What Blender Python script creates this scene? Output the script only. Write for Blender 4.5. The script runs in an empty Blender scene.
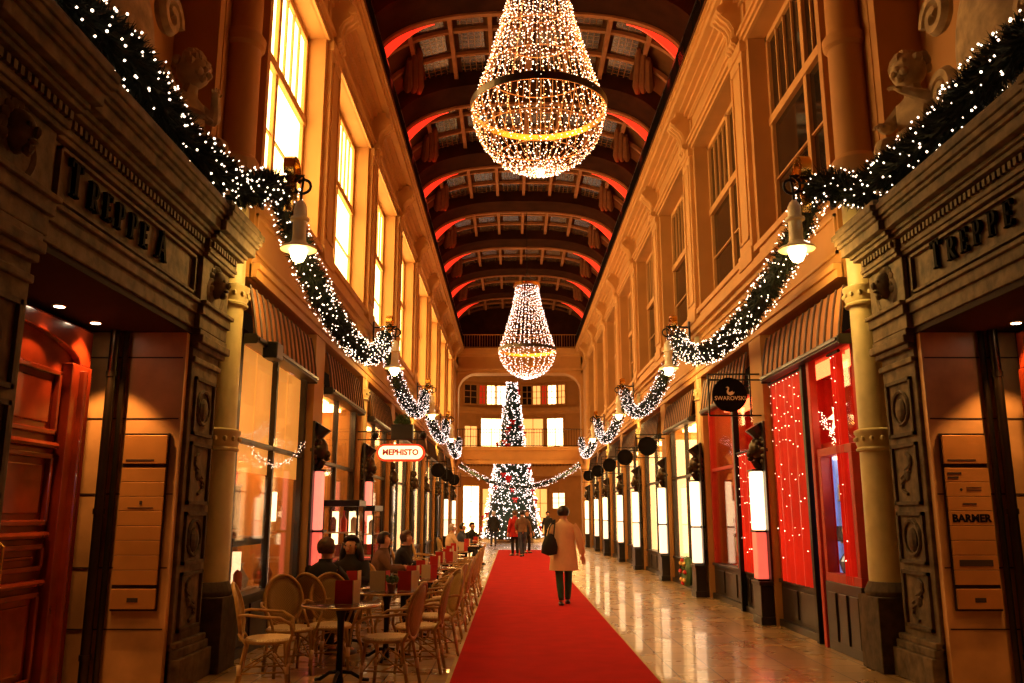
import bpy, bmesh, math, random
from mathutils import Vector, Matrix
random.seed(7)
PI = math.pi
sc = bpy.context.scene
COL = sc.collection
CX = 0.41                      # x of the passage's centre line
P = [9.1 + 4.22*k for k in range(9)]   # pier positions along the passage
YEND = 46.0

# ------------------------------------------------------------------ materials
MATS = {}
def mat(name, col, rough=.5, metal=0, var=.12, scale=6., bump=0., emit=None, strength=0., sampling=None, spec=.5, coat=0):
    m = bpy.data.materials.new(name); m.use_nodes = True
    nt = m.node_tree; b = nt.nodes['Principled BSDF']
    b.inputs['Roughness'].default_value = rough
    b.inputs['Metallic'].default_value = metal
    b.inputs['Specular IOR Level'].default_value = spec
    b.inputs['Coat Weight'].default_value = coat
    tc = nt.nodes.new('ShaderNodeTexCoord')
    n = nt.nodes.new('ShaderNodeTexNoise'); n.inputs['Scale'].default_value = scale; n.inputs['Detail'].default_value = 5
    nt.links.new(tc.outputs['Object'], n.inputs['Vector'])
    r = nt.nodes.new('ShaderNodeValToRGB')
    r.color_ramp.elements[0].position = .3; r.color_ramp.elements[1].position = .7
    r.color_ramp.elements[0].color = (*[c*(1-var) for c in col], 1)
    r.color_ramp.elements[1].color = (*[min(1, c*(1+var)) for c in col], 1)
    nt.links.new(n.outputs['Fac'], r.inputs['Fac']); nt.links.new(r.outputs['Color'], b.inputs['Base Color'])
    if bump:
        bp = nt.nodes.new('ShaderNodeBump'); bp.inputs['Strength'].default_value = bump; bp.inputs['Distance'].default_value = .02
        nt.links.new(n.outputs['Fac'], bp.inputs['Height']); nt.links.new(bp.outputs['Normal'], b.inputs['Normal'])
    if emit:
        b.inputs['Emission Color'].default_value = (*emit, 1); b.inputs['Emission Strength'].default_value = strength
    if sampling: m.cycles.emission_sampling = sampling
    MATS[name] = m
    return m

def tile_floor():
    m = mat('polished_stone_floor', (.42, .30, .15), rough=.12, var=.25, scale=1.3, spec=.9, coat=.3)
    nt = m.node_tree; b = nt.nodes['Principled BSDF']; N = nt.nodes.new
    tc = nt.nodes['Texture Coordinate']
    br = N('ShaderNodeTexBrick'); br.offset = 0.0; br.inputs['Scale'].default_value = 1.0
    br.inputs['Brick Width'].default_value = .42; br.inputs['Row Height'].default_value = .42
    br.inputs['Mortar Size'].default_value = .008
    br.inputs['Color1'].default_value = (.62, .42, .18, 1); br.inputs['Color2'].default_value = (.42, .27, .11, 1)
    br.inputs['Mortar'].default_value = (.08, .05, .03, 1)
    nt.links.new(tc.outputs['Object'], br.inputs['Vector'])
    mx = N('ShaderNodeMix'); mx.data_type = 'RGBA'; mx.blend_type = 'MULTIPLY'; mx.inputs['Factor'].default_value = .7
    ramp = nt.nodes['Color Ramp']
    ramp.color_ramp.elements[0].color = (.55, .5, .45, 1); ramp.color_ramp.elements[1].color = (1, 1, 1, 1)
    nt.links.new(br.outputs['Color'], mx.inputs['A']); nt.links.new(ramp.outputs['Color'], mx.inputs['B'])
    nt.links.new(mx.outputs['Result'], b.inputs['Base Color'])
    n2 = N('ShaderNodeTexNoise'); n2.inputs['Scale'].default_value = 2.2; n2.inputs['Detail'].default_value = 3
    nt.links.new(tc.outputs['Object'], n2.inputs['Vector'])
    mr = N('ShaderNodeMapRange'); mr.inputs['To Min'].default_value = .16; mr.inputs['To Max'].default_value = .42
    nt.links.new(n2.outputs['Fac'], mr.inputs['Value']); nt.links.new(mr.outputs['Result'], b.inputs['Roughness'])
    bp = N('ShaderNodeBump'); bp.inputs['Strength'].default_value = .12; bp.inputs['Distance'].default_value = .03
    nt.links.new(n2.outputs['Fac'], bp.inputs['Height']); nt.links.new(bp.outputs['Normal'], b.inputs['Normal'])
    return m

def thin_glass(name, tint=(1, 1, 1), refl=.12):
    m = bpy.data.materials.new(name); m.use_nodes = True; nt = m.node_tree
    nt.nodes.remove(nt.nodes['Principled BSDF']); N = nt.nodes.new
    t = N('ShaderNodeBsdfTransparent'); t.inputs['Color'].default_value = (*tint, 1)
    g = N('ShaderNodeBsdfGlossy'); g.inputs['Roughness'].default_value = .03
    lw = N('ShaderNodeLayerWeight'); lw.inputs['Blend'].default_value = .5
    pw = N('ShaderNodeMath'); pw.operation = 'POWER'; pw.inputs[1].default_value = 4.
    mr = N('ShaderNodeMapRange'); mr.inputs['To Min'].default_value = .03; mr.inputs['To Max'].default_value = refl*4
    nt.links.new(lw.outputs['Facing'], pw.inputs[0]); nt.links.new(pw.outputs[0], mr.inputs['Value'])
    nz = N('ShaderNodeTexNoise'); nz.inputs['Scale'].default_value = .8
    bp = N('ShaderNodeBump'); bp.inputs['Strength'].default_value = .05
    nt.links.new(nz.outputs['Fac'], bp.inputs['Height']); nt.links.new(bp.outputs['Normal'], g.inputs['Normal'])
    mx = N('ShaderNodeMixShader')
    nt.links.new(mr.outputs['Result'], mx.inputs[0]); nt.links.new(t.outputs[0], mx.inputs[1]); nt.links.new(g.outputs[0], mx.inputs[2])
    nt.links.new(mx.outputs[0], nt.nodes['Material Output'].inputs['Surface'])
    MATS[name] = m; return m

def stripes(name, c1, c2, scale, rough=.6, axis='X', bump=.4):
    m = mat(name, c1, rough=rough); nt = m.node_tree; b = nt.nodes['Principled BSDF']; N = nt.nodes.new
    w = N('ShaderNodeTexWave'); w.inputs['Scale'].default_value = scale; w.bands_direction = axis
    nt.links.new(nt.nodes['Texture Coordinate'].outputs['Object'], w.inputs['Vector'])
    r = N('ShaderNodeValToRGB'); r.color_ramp.elements[0].color = (*c2, 1); r.color_ramp.elements[1].color = (*c1, 1)
    nt.links.new(w.outputs['Fac'], r.inputs['Fac']); nt.links.new(r.outputs['Color'], b.inputs['Base Color'])
    bp = N('ShaderNodeBump'); bp.inputs['Strength'].default_value = bump; bp.inputs['Distance'].default_value = .01
    nt.links.new(w.outputs['Fac'], bp.inputs['Height']); nt.links.new(bp.outputs['Normal'], b.inputs['Normal'])
    return m

def checker(name, c1, c2, scale):
    m = mat(name, c1, rough=.6); nt = m.node_tree; b = nt.nodes['Principled BSDF']; N = nt.nodes.new
    w = N('ShaderNodeTexChecker'); w.inputs['Scale'].default_value = scale
    w.inputs['Color1'].default_value = (*c1, 1); w.inputs['Color2'].default_value = (*c2, 1)
    nt.links.new(nt.nodes['Texture Coordinate'].outputs['Object'], w.inputs['Vector'])
    nt.links.new(w.outputs['Color'], b.inputs['Base Color'])
    return m

tile_floor()
mat('plaster', (.50, .235, .06), rough=.75, var=.10, scale=1.5, bump=.05)
mat('plaster_trim', (.57, .285, .08), rough=.7, var=.08, scale=3)
mat('cream_stone', (.60, .49, .22), rough=.45, var=.12, scale=5, bump=.08)
mat('portal_stone', (.125, .082, .038), rough=.85, var=.55, scale=7, bump=.8)
mat('statue_stone', (.42, .29, .14), rough=.85, var=.35, scale=7, bump=.5)
mat('carved_stone', (.08, .05, .024), rough=.85, var=.4, scale=9, bump=.6)
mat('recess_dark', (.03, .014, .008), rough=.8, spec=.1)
mat('marble', (.58, .33, .13), rough=.35, var=.3, scale=2.2, bump=.05)
mat('dark_wood', (.016, .009, .006), rough=.38, var=.4, scale=8, coat=.1)
mat('mahogany', (.22, .026, .007), rough=.25, var=.35, scale=3, coat=.5)
mat('black_metal', (.012, .011, .010), rough=.35, metal=.6)
mat('bronze_pipe', (.07, .05, .03), rough=.3, metal=.9)
mat('gold', (.85, .48, .10), rough=.25, metal=1, var=.15)
mat('gold_wire', (.75, .36, .10), rough=.35, metal=.8)
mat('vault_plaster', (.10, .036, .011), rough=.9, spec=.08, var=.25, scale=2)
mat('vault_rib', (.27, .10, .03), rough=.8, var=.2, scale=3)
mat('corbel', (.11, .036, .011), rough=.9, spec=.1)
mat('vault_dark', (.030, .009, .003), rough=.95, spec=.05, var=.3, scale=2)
def pane_grid(name):
    m = mat(name, (.02, .012, .008), rough=.25); nt = m.node_tree
    br = nt.nodes.new('ShaderNodeTexBrick'); br.offset = 0; br.inputs['Brick Width'].default_value = .15; br.inputs['Row Height'].default_value = .17; br.inputs['Scale'].default_value = 1; br.inputs['Mortar Size'].default_value = .014
    br.inputs['Color1'].default_value = (.03,.02,.014,1); br.inputs['Color2'].default_value = (.015,.01,.008,1); br.inputs['Mortar'].default_value = (.11,.045,.016,1)
    nt.links.new(nt.nodes['Texture Coordinate'].outputs['Object'], br.inputs['Vector']); nt.links.new(br.outputs['Color'], nt.nodes['Principled BSDF'].inputs['Base Color'])
pane_grid('skylight_glazing')
mat('red_carpet', (.50, .009, .007), rough=.95, var=.10, scale=3, bump=.15, spec=.1)
mat('carpet_edge', (.55, .45, .20), rough=.6)
mat('rattan', (.50, .30, .085), rough=.4, var=.3, scale=14, bump=.2)
checker('woven_back', (.52, .33, .11), (.30, .19, .05), 90)
checker('woven_seat', (.88, .72, .42), (.62, .46, .22), 70)
mat('rattan_binding', (.85, .65, .38), rough=.5)
mat('table_top', (.10, .05, .035), rough=.15, var=.5, scale=12, coat=.5)
mat('table_edge', (.5, .33, .14), rough=.3, metal=.8)
mat('menu_red', (.60, .03, .02), rough=.5); mat('menu_cream', (.80, .66, .42), rough=.6)
mat('needles', (.008, .016, .007), rough=.7, var=.5, scale=12)
mat('tree_needles', (.02, .045, .025), rough=.7, var=.5, scale=12)
mat('awning', (.40, .15, .04), rough=.7, var=.2, scale=4)
mat('awning_rib', (.07, .03, .015), rough=.5)
mat('skin', (.72, .40, .24), rough=.5, var=.06); mat('hair_brown', (.10, .045, .02), rough=.5, var=.4, scale=30)
mat('hair_dark', (.015, .009, .007), rough=.35, var=.4, scale=30); mat('hair_grey', (.5, .42, .33), rough=.6, var=.3, scale=30)
mat('coat_beige', (.78, .50, .25), rough=.8, var=.06, scale=9, bump=.15)
mat('trousers_green', (.012, .075, .035), rough=.6, var=.3); mat('shoe_black', (.01, .01, .01), rough=.3)
mat('cloth_black', (.014, .011, .011), rough=.8, var=.3, bump=.2); mat('cloth_brown', (.17, .09, .045), rough=.8, var=.3, bump=.2)
mat('cloth_red', (.55, .02, .015), rough=.8); mat('cloth_pale', (.75, .55, .35), rough=.8); mat('cloth_blue', (.05, .06, .10), rough=.8)
mat('brass_plate', (.62, .30, .08), rough=.35, metal=.35, var=.12, scale=3); mat('engraved', (.04, .02, .01), rough=.7)
mat('letter_black', (.006, .004, .003), rough=.9, spec=.1)
mat('lamp_cream', (.92, .82, .52), rough=.4)
mat('red_drape', (.62, .018, .008), rough=.45, var=.35, scale=1.2, coat=.2, emit=(1, .02, .006), strength=.28)  # emission stands in for red light on and through the fabric
mat('panel_glow', (.9, .7, .4), emit=(1, .60, .24), strength=2.3, var=.1, scale=3)
mat('bauble_red', (.7, .01, .01), rough=.2, coat=.6)
mat('shop_red', (.50, .03, .01), rough=.5); mat('shop_cream', (.80, .60, .32), rough=.7, var=.1); mat('shop_orange', (.80, .42, .12), rough=.7, var=.12, scale=2)
mat('goods_brown', (.20, .08, .03), rough=.4); mat('goods_white', (.85, .8, .7), rough=.3); mat('goods_gold', (.8, .5, .15), rough=.3, metal=.7)
mat('goods_blue', (.28, .40, .75), rough=.15, metal=.5); mat('case_blue', (.30, .42, .75), rough=.2, emit=(.32, .42, .85), strength=.35, var=.3, scale=5)  # lit look of the blue back board comes from its own emission
mat('goods_green', (.08, .16, .06), rough=.4)
mat('dark_pane', (.018, .012, .008), rough=.06, var=.3, scale=1.2, spec=.8)
mat('bulb', (1, .8, .6), emit=(1, .74, .52), strength=5, sampling='NONE')
mat('bulb_pink', (1, .85, .8), emit=(1, .80, .72), strength=3.6, sampling='NONE')
mat('bulb_amber', (1, .7, .4), emit=(1, .55, .22), strength=4, sampling='NONE')
mat('lamp_glow', (1, .8, .5), emit=(1, .68, .28), strength=26)
mat('downlight_glow', (1, .8, .6), emit=(1, .72, .45), strength=20)
mat('window_glow', (1, .8, .5), emit=(1, .64, .23), strength=8.5, var=.2, scale=.8)
mat('window_glow_soft', (1, .6, .3), emit=(1, .47, .11), strength=1.3)
mat('ceiling_glow', (1, .8, .5), emit=(1, .56, .19), strength=15)
mat('ceiling_glow_red', (1, .4, .2), emit=(1, .13, .035), strength=6)
mat('box_glow', (1, .9, .7), emit=(1, .68, .36), strength=3.0)
mat('box_glow_soft', (1, .8, .6), emit=(1, .62, .36), strength=2.2)
mat('box_glow_rose', (1, .5, .4), emit=(1, .22, .15), strength=1.3)
mat('box_glow_pink', (1, .4, .3), emit=(1, .12, .08), strength=.9)
mat('red_crescent_glow', (1, .1, .05), emit=(1, .03, .010), strength=1.15)
mat('sign_face', (1, .8, .5), emit=(1, .62, .30), strength=2.6); mat('sign_red', (.7, .03, .01), emit=(1, .05, .01), strength=.7)
mat('blind_lit', (.9, .6, .3), emit=(1, .36, .05), strength=.75, var=.1, scale=2)
mat('sparkle', (1, .9, .8), emit=(1, .72, .45), strength=6, sampling='NONE')
mat('counter_lit', (1, .9, .7), emit=(1, .70, .38), strength=3.)
mat('far_red', (.6, .03, .01), emit=(1, .04, .01), strength=.35)
thin_glass('shop_glass')
thin_glass('case_glass', (.97, .95, .9), .2)

# ------------------------------------------------------------------ mesh builder
class MB:
    def __init__(s): s.v = []; s.f = []; s.x = None
    def add(s, vs, fs):
        o = len(s.v)
        if s.x is not None: vs = [s.x @ Vector(p) for p in vs]
        s.v += [tuple(p) for p in vs]; s.f += [tuple(i+o for i in f) for f in fs]; return s
    def box(s, x0, x1, y0, y1, z0, z1):
        if x0 > x1: x0, x1 = x1, x0
        if y0 > y1: y0, y1 = y1, y0
        if z0 > z1: z0, z1 = z1, z0
        return s.add([(x0,y0,z0),(x1,y0,z0),(x1,y1,z0),(x0,y1,z0),(x0,y0,z1),(x1,y0,z1),(x1,y1,z1),(x0,y1,z1)],
              [(0,3,2,1),(4,5,6,7),(0,1,5,4),(1,2,6,5),(2,3,7,6),(3,0,4,7)])
    def loft(s, rings, closed=True, caps=True):
        n = len(rings[0]); vs = [p for r in rings for p in r]; fs = []
        for i in range(len(rings)-1):
            for j in range(n if closed else n-1):
                k = (j+1) % n
                fs.append((i*n+j, i*n+k, (i+1)*n+k, (i+1)*n+j))
        if caps and closed:
            fs.append(tuple(range(n-1, -1, -1))); fs.append(tuple((len(rings)-1)*n+j for j in range(n)))
        return s.add(vs, fs)
    def lathe(s, prof, n=16, c=(0,0,0), caps=True, a0=0, sx=1, sy=1):
        return s.loft([[(c[0]+sx*r*math.cos(a0+2*PI*j/n), c[1]+sy*r*math.sin(a0+2*PI*j/n), c[2]+z) for j in range(n)] for r, z in prof], caps=caps)
    def tube(s, pts, r=.01, n=6, closed=False, flat=1.):
        pts = [Vector(p) for p in pts]; m = len(pts); rings = []
        up = Vector((0,0,1)); prev = None
        for i, p in enumerate(pts):
            a = pts[(i-1) % m] if (i > 0 or closed) else p
            b = pts[(i+1) % m] if (i < m-1 or closed) else p
            t = (b-a)
            if t.length < 1e-9: t = Vector((0,0,1))
            t.normalize()
            if prev is None:
                u = up if abs(t.z) < .95 else Vector((1,0,0))
                e1 = t.cross(u).normalized()
            else:
                e1 = (prev - t*prev.dot(t))
                e1 = e1.normalized() if e1.length > 1e-6 else t.cross(up).normalized()
            prev = e1; e2 = t.cross(e1)
            rr = r[i] if isinstance(r, (list, tuple)) else r
            rings.append([tuple(p + e1*rr*math.cos(2*PI*j/n) + e2*rr*flat*math.sin(2*PI*j/n)) for j in range(n)])
        if closed: rings.append(rings[0])
        return s.loft(rings, caps=not closed)
    def sph(s, c, r, n=10, m=6, sx=1, sy=1, sz=1):
        return s.loft([[(c[0]+sx*r*math.sin(PI*max(.02, min(i/m, .98)))*math.cos(2*PI*j/n), c[1]+sy*r*math.sin(PI*max(.02, min(i/m, .98)))*math.sin(2*PI*j/n), c[2]-sz*r*math.cos(PI*i/m)) for j in range(n)] for i in range(m+1)])
    def octa(s, c, r):
        x, y, z = c
        return s.add([(x+r,y,z),(x-r,y,z),(x,y+r,z),(x,y-r,z),(x,y,z+r),(x,y,z-r)],
              [(0,2,4),(2,1,4),(1,3,4),(3,0,4),(2,0,5),(1,2,5),(3,1,5),(0,3,5)])
    def prism(s, poly, fn0, fn1):
        n = len(poly); vs = [fn0(*p) for p in poly] + [fn1(*p) for p in poly]
        fs = [tuple(range(n-1, -1, -1)), tuple(range(n, 2*n))] + [(j, (j+1) % n, n+(j+1) % n, n+j) for j in range(n)]
        return s.add(vs, fs)
    def build(s, name, m, parent=None, smooth=False, world=True, bevel=0):
        me = bpy.data.meshes.new(name); vs = s.v
        if parent is not None and world:
            o = Vector((0,0,0)); q = parent
            while q is not None: o += q.location; q = q.parent
            vs = [(a-o.x, b-o.y, c-o.z) for a, b, c in vs]
        me.from_pydata(vs, [], s.f); me.update()
        bm = bmesh.new(); bm.from_mesh(me); bmesh.ops.recalc_face_normals(bm, faces=bm.faces); bm.to_mesh(me); bm.free()
        if smooth:
            me.polygons.foreach_set('use_smooth', [True]*len(me.polygons))
        me.materials.append(MATS[m])
        ob = bpy.data.objects.new(name, me); COL.objects.link(ob)
        if parent is not None: ob.parent = parent
        if smooth == 'auto':
            me.polygons.foreach_set('use_smooth', [True]*len(me.polygons))
            try: me.set_sharp_from_angle(angle=math.radians(40))
            except Exception: pass
        if bevel:
            bv = ob.modifiers.new('Bevel', 'BEVEL'); bv.width = bevel; bv.segments = 2; bv.limit_method = 'ANGLE'
        return ob

def tag(o, label, cat, group=None, kind=None):
    o['label'] = label; o['category'] = cat
    if group: o['group'] = group
    if kind: o['kind'] = kind
    return o
def thing(name, label, cat, loc=(0,0,0), rz=0, group=None):
    o = bpy.data.objects.new(name, None); COL.objects.link(o); o.location = loc; o.rotation_euler = (0,0,rz)
    o.empty_display_size = .1
    return tag(o, label, cat, group)
def struct(o): o['kind'] = 'structure'; return o
def kids(o): return [c for c in COL.objects if c.parent == o]
CH = {}
def copy_tree(o, parent=None):
    c = o.copy(); COL.objects.link(c)
    if parent is not None: c.parent = parent
    if o.name not in CH: CH[o.name] = kids(o)
    for k in CH[o.name]: copy_tree(k, c)
    return c
def dup(o, loc, rz=0, label=None, group=None, scale=None):
    c = copy_tree(o); c.location = loc; c.rotation_euler = (0,0,rz)
    if label: c['label'] = label
    if group: c['group'] = group
    if scale: c.scale = scale if isinstance(scale, tuple) else (scale,)*3
    return c
class Slot:
    """first use moves the prototype itself, later uses copy it"""
    def __init__(s, o): s.o = o; s.used = False
    def put(s, loc, rz, label, group=None, scale=None):
        if s.used: return dup(s.o, loc, rz, label, group, scale)
        s.used = True; s.o.location = loc; s.o.rotation_euler = (0,0,rz); s.o['label'] = label
        if group: s.o['group'] = group
        if scale: s.o.scale = (scale,)*3
        return s.o

def light(name, kind, loc, power, col, size=.1, rot=None, parent=None, **kw):
    l = bpy.data.lights.new(name, kind); l.energy = power; l.color = col
    if kind == 'AREA':
        l.shape = 'RECTANGLE'; l.size = size[0] if isinstance(size, tuple) else size; l.size_y = size[1] if isinstance(size, tuple) else size
    else: l.shadow_soft_size = size
    for k, v in kw.items(): setattr(l, k, v)
    o = bpy.data.objects.new(name, l); COL.objects.link(o); o.location = loc
    if rot: o.rotation_euler = rot
    return o

def sx(s, d): return CX + s*d
def hb(M, s, d0, d1, y0, y1, z0, z1): return M.box(sx(s,d0), sx(s,d1), y0, y1, z0, z1)
SIDE = {-1: 'left', 1: 'right'}
ORD = ['first', 'second', 'third', 'fourth', 'fifth', 'sixth', 'seventh', 'eighth', 'ninth', 'tenth']

# ------------------------------------------------------------------ text helpers
def text_mesh(txt, size, depth, xf, name, m, parent=None, world=True, bold=0.0, align='CENTER', squash=1.):
    cu = bpy.data.curves.new(name, 'FONT'); cu.body = txt; cu.size = size; cu.extrude = depth/2; cu.align_x = align; cu.align_y = 'CENTER'; cu.offset = bold
    cu.resolution_u = 3
    ob = bpy.data.objects.new(name, cu); COL.objects.link(ob)
    dg = bpy.context.evaluated_depsgraph_get(); dg.update()
    me = bpy.data.meshes.new_from_object(ob.evaluated_get(dg))
    M = MB(); M.add([xf @ Vector((v.co.x*squash, v.co.y, v.co.z)) for v in me.vertices], [tuple(p.vertices) for p in me.polygons])
    COL.objects.unlink(ob); bpy.data.objects.remove(ob)
    return M.build(name, m, parent, world=world)
def frame_xf(origin, xdir, ydir):
    x = Vector(xdir).normalized(); y = Vector(ydir).normalized(); z = x.cross(y)
    return Matrix(((x.x,y.x,z.x,origin[0]),(x.y,y.y,z.y,origin[1]),(x.z,y.z,z.z,origin[2]),(0,0,0,1)))

def serif_letter(ch, h):
    """roman capitals from strokes; returns polys (2D) and advance"""
    w = h*.62; t = h*.17; th = h*.085; sf = h*.09; P2 = []
    def bar(x0, x1, y0, y1): P2.append([(x0,y0),(x1,y0),(x1,y1),(x0,y1)])
    def stroke(a, b, ww):
        dx, dy = b[0]-a[0], b[1]-a[1]; L = math.hypot(dx, dy); nx, ny = -dy/L*ww/2, dx/L*ww/2
        P2.append([(a[0]-nx,a[1]-ny),(b[0]-nx,b[1]-ny),(b[0]+nx,b[1]+ny),(a[0]+nx,a[1]+ny)])
    def bowl(x, y0, y1, rx):
        cy = (y0+y1)/2; ry = (y1-y0)/2; n = 10
        for i in range(n):
            a, b = -PI/2+PI*i/n, -PI/2+PI*(i+1)/n
            def q(a, o): return (x+(rx-(t if o else 0)*abs(math.cos(a))**.6)*math.cos(a), cy+(ry-(th if o else 0))*math.sin(a))
            P2.append([q(a,0), q(b,0), q(b,1), q(a,1)])
        bar(x-rx*.5, x+.01, y0, y0+th); bar(x-rx*.5, x+.01, y1-th, y1)
    if ch == 'T':
        bar(w/2-t/2, w/2+t/2, 0, h); bar(0, w, h-th, h); bar(w/2-t, w/2+t, 0, sf*.6)
        bar(0, th, h-sf*2.6, h); bar(w-th, w, h-sf*2.6, h)
    elif ch in 'RPE':
        bar(th, th+t, 0, h); bar(0, t+2*th, 0, sf*.6); bar(0, t+2*th, h-sf*.6, h)
        if ch in 'RP':
            bowl(w*.5, h*.42, h, w*.45)
        if ch == 'R': stroke((w*.45, h*.45), (w*.95, 0), t*.9); bar(w*.78, w*1.12, 0, sf*.6)
        if ch == 'E':
            w = w*.9
            bar(t, w, 0, th); bar(t, w, h-th, h); bar(t, w*.75, h*.5-th/2, h*.5+th/2)
            bar(w-th, w, 0, sf*2.4); bar(w-th, w, h-sf*2.4, h); bar(w*.75-th*.6, w*.75, h*.5-sf, h*.5+sf)
    elif ch == 'A':
        stroke((th*1.2, 0), (w*.55, h), th*1.1); stroke((w*1.02, 0), (w*.5, h), t); bar(w*.25, w*.8, h*.3, h*.3+th)
        bar(-th, t, 0, sf*.6); bar(w*.85, w*1.2, 0, sf*.6); w = w*1.1
    elif ch == ' ': w = h*.25
    return P2, w + h*.17
def serif_text(M, txt, sizes, xf, depth):
    x = 0; y0 = 0
    for ch, h in zip(txt, sizes):
        ps, adv = serif_letter(ch, h)
        for p in ps: M.prism([(a+x, b) for a, b in p], lambda a, b: xf @ Vector((a, b, 0)), lambda a, b: xf @ Vector((a, b, depth)))
        x += adv*1.36
    return x

# ------------------------------------------------------------------ floor, carpet, walls
fl = struct(MB().box(sx(-1,8.), sx(1,8.), -4, 66, -.2, 0).build('floor', 'polished_stone_floor'))
cp = MB().box(-.60, 1.43, 1.5, 39.5, .001, .014).build('red_carpet', 'red_carpet')
tag(cp, 'long bright red carpet runner laid down the middle of the passage', 'carpet')
M = MB(); M.box(-.64, -.60, 1.5, 39.5, .001, .016); M.box(1.43, 1.46, 1.5, 39.5, .001, .016)
M.build('edge_strip', 'carpet_edge', cp)

def wall_side(s):
    M = MB()
    for k, p in enumerate(P):
        y0, y1 = p-.32, p+.32
        if k: hb(M, s, 3.46, 4.1, y0, y1, 0, 4.35)
        else: hb(M, s, 3.90, 4.3, 9.05, 9.75, 0, 5.0)
        hb(M, s, 3.46, 4.1, (p-.62 if k else 9.70), (p+.38 if k else 9.82), 5.65, 9.25)
    hb(M, s, 3.50, 4.1, 9.7, YEND, 4.35, 5.65)
    hb(M, s, 3.46, 4.1, 9.7, YEND, 9.25, 10.6); hb(M, s, 3.78, 4.1, 9.05, 9.7, 4.35, 10.6)
    hb(M, s, 4.62, 4.8, -4, 9.05, 0, 3.5); hb(M, s, 4.3, 4.8, -4, 9.05, 3.5, 10.6); hb(M, s, 3.79, 4.3, 8.9, 9.06, 4.75, 10.6)
    hb(M, s, 3.46, 4.1, 43.2, YEND, 0, 9.3)
    hb(M, s, 5.2, 5.3, 9.05, YEND, 0, 4.35)
    hb(M, s, 3.85, 4.1, 9.05, YEND, 5.65, 9.25)
    w = struct(M.build('wall_'+SIDE[s], 'plaster'))
    # horizontal mouldings
    T = MB()
    for a, b, z0, z1 in ((3.44,3.52,4.35,4.45),(3.40,3.52,4.45,4.52),(3.42,3.52,5.25,5.33),(3.34,3.52,5.33,5.45),(3.38,3.52,5.45,5.52)):
        hb(T, s, a, b, 9.7, YEND, z0, z1)
    struct(T.build('trim_%d' % (1 if s < 0 else 2), 'plaster_trim'))
    T = MB()
    for a, z0, z1 in ((3.40,9.38,9.46),(3.36,9.46,9.52),(3.42,10.02,10.1),(3.34,10.1,10.18),(3.24,10.18,10.24),(3.10,10.24,10.36),(3.06,10.36,10.42),(3.02,10.42,10.50)):
        hb(T, s, a, 4.1, -4, YEND, z0, z1)
    c = T.build('cornice', 'plaster_trim', w)
    # pilasters and carved consoles between the upper windows
    for k, p in enumerate(P):
        q = p-.12
        if k == 0: continue
        T = MB()
        hb(T, s, 3.38, 3.48, q-.36, q+.36, 5.5, 9.2); hb(T, s, 3.35, 3.48, q-.38, q+.38, 5.5, 5.75); hb(T, s, 3.35, 3.48, q-.38, q+.38, 9.12, 9.3)
        for yy in (-.27, .21): hb(T, s, 3.355, 3.385, q+yy, q+yy+.06, 5.9, 8.95)
        hb(T, s, 3.355, 3.385, q-.27, q+.27, 5.9, 5.96); hb(T, s, 3.355, 3.385, q-.27, q+.27, 8.9, 8.96)
        T.build('pilaster', 'plaster_trim', w, bevel=.01)
        T = MB()
        prof = [(3.42,9.25),(3.36,9.3),(3.30,9.38),(3.33,9.48),(3.33,9.62),(3.26,9.76),(3.14,9.86),(3.08,9.96),(3.10,10.06),(3.16,10.1),(3.16,10.2),(3.46,10.2),(3.46,9.25)]
        for a, b in ((-.2,.2),):
            T.prism(prof, lambda d, z: (sx(s,d), q+a, z), lambda d, z: (sx(s,d), q+b, z))
        for yy in (-.14, 0, .14):
            T.tube([(sx(s,d-.01), q+yy, z) for d, z in prof[1:8]], .035, 6)
        T.tube([(sx(s,3.12), q-.23, 9.97), (sx(s,3.12), q+.23, 9.97)], .075, 10)
        T.tube([(sx(s,3.32), q-.22, 9.4), (sx(s,3.32), q+.22, 9.4)], .055, 10)
        T.build('console', 'plaster_trim', w)
    # frieze panels between consoles
    T = MB()
    for k, p in enumerate(P[:-1]):
        y0, y1 = max(p+.3, 9.8), p+4.22-.55
        for z0, z1 in ((9.58,9.63),(9.93,9.98)): hb(T, s, 3.42, 3.47, y0, y1, z0, z1)
        for y in (y0, y1-.05): hb(T, s, 3.42, 3.47, y, y+.05, 9.58, 9.98)
        # window surround moulding
        for z0, z1, ya, yb in ((9.25,9.31,max(9.8,p+.33),p+3.67),):
            hb(T, s, 3.41, 3.47, ya, yb, z0, z1)
    T.build('frieze_moulding', 'plaster_trim', w)
    # recessed window aprons
    T = MB()
    for k, p in enumerate(P[:-1]):
        ya = max(9.75, p+.3); hb(T, s, 3.38, 3.9, ya, p+3.68, 5.62, 5.72); hb(T, s, 3.42, 3.5, ya+.15, p+3.5, 5.55, 5.62)
        for z0, z1 in ((4.66,4.70),(5.12,5.16)): hb(T, s, 3.47, 3.51, ya, p+3.7, z0, z1)
        for y in (ya, p+3.66): hb(T, s, 3.47, 3.51, y, y+.04, 4.66, 5.16)
    T.build('window_sill', 'plaster_trim', w)
    return w
walls = {s: wall_side(s) for s in (-1, 1)}

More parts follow.
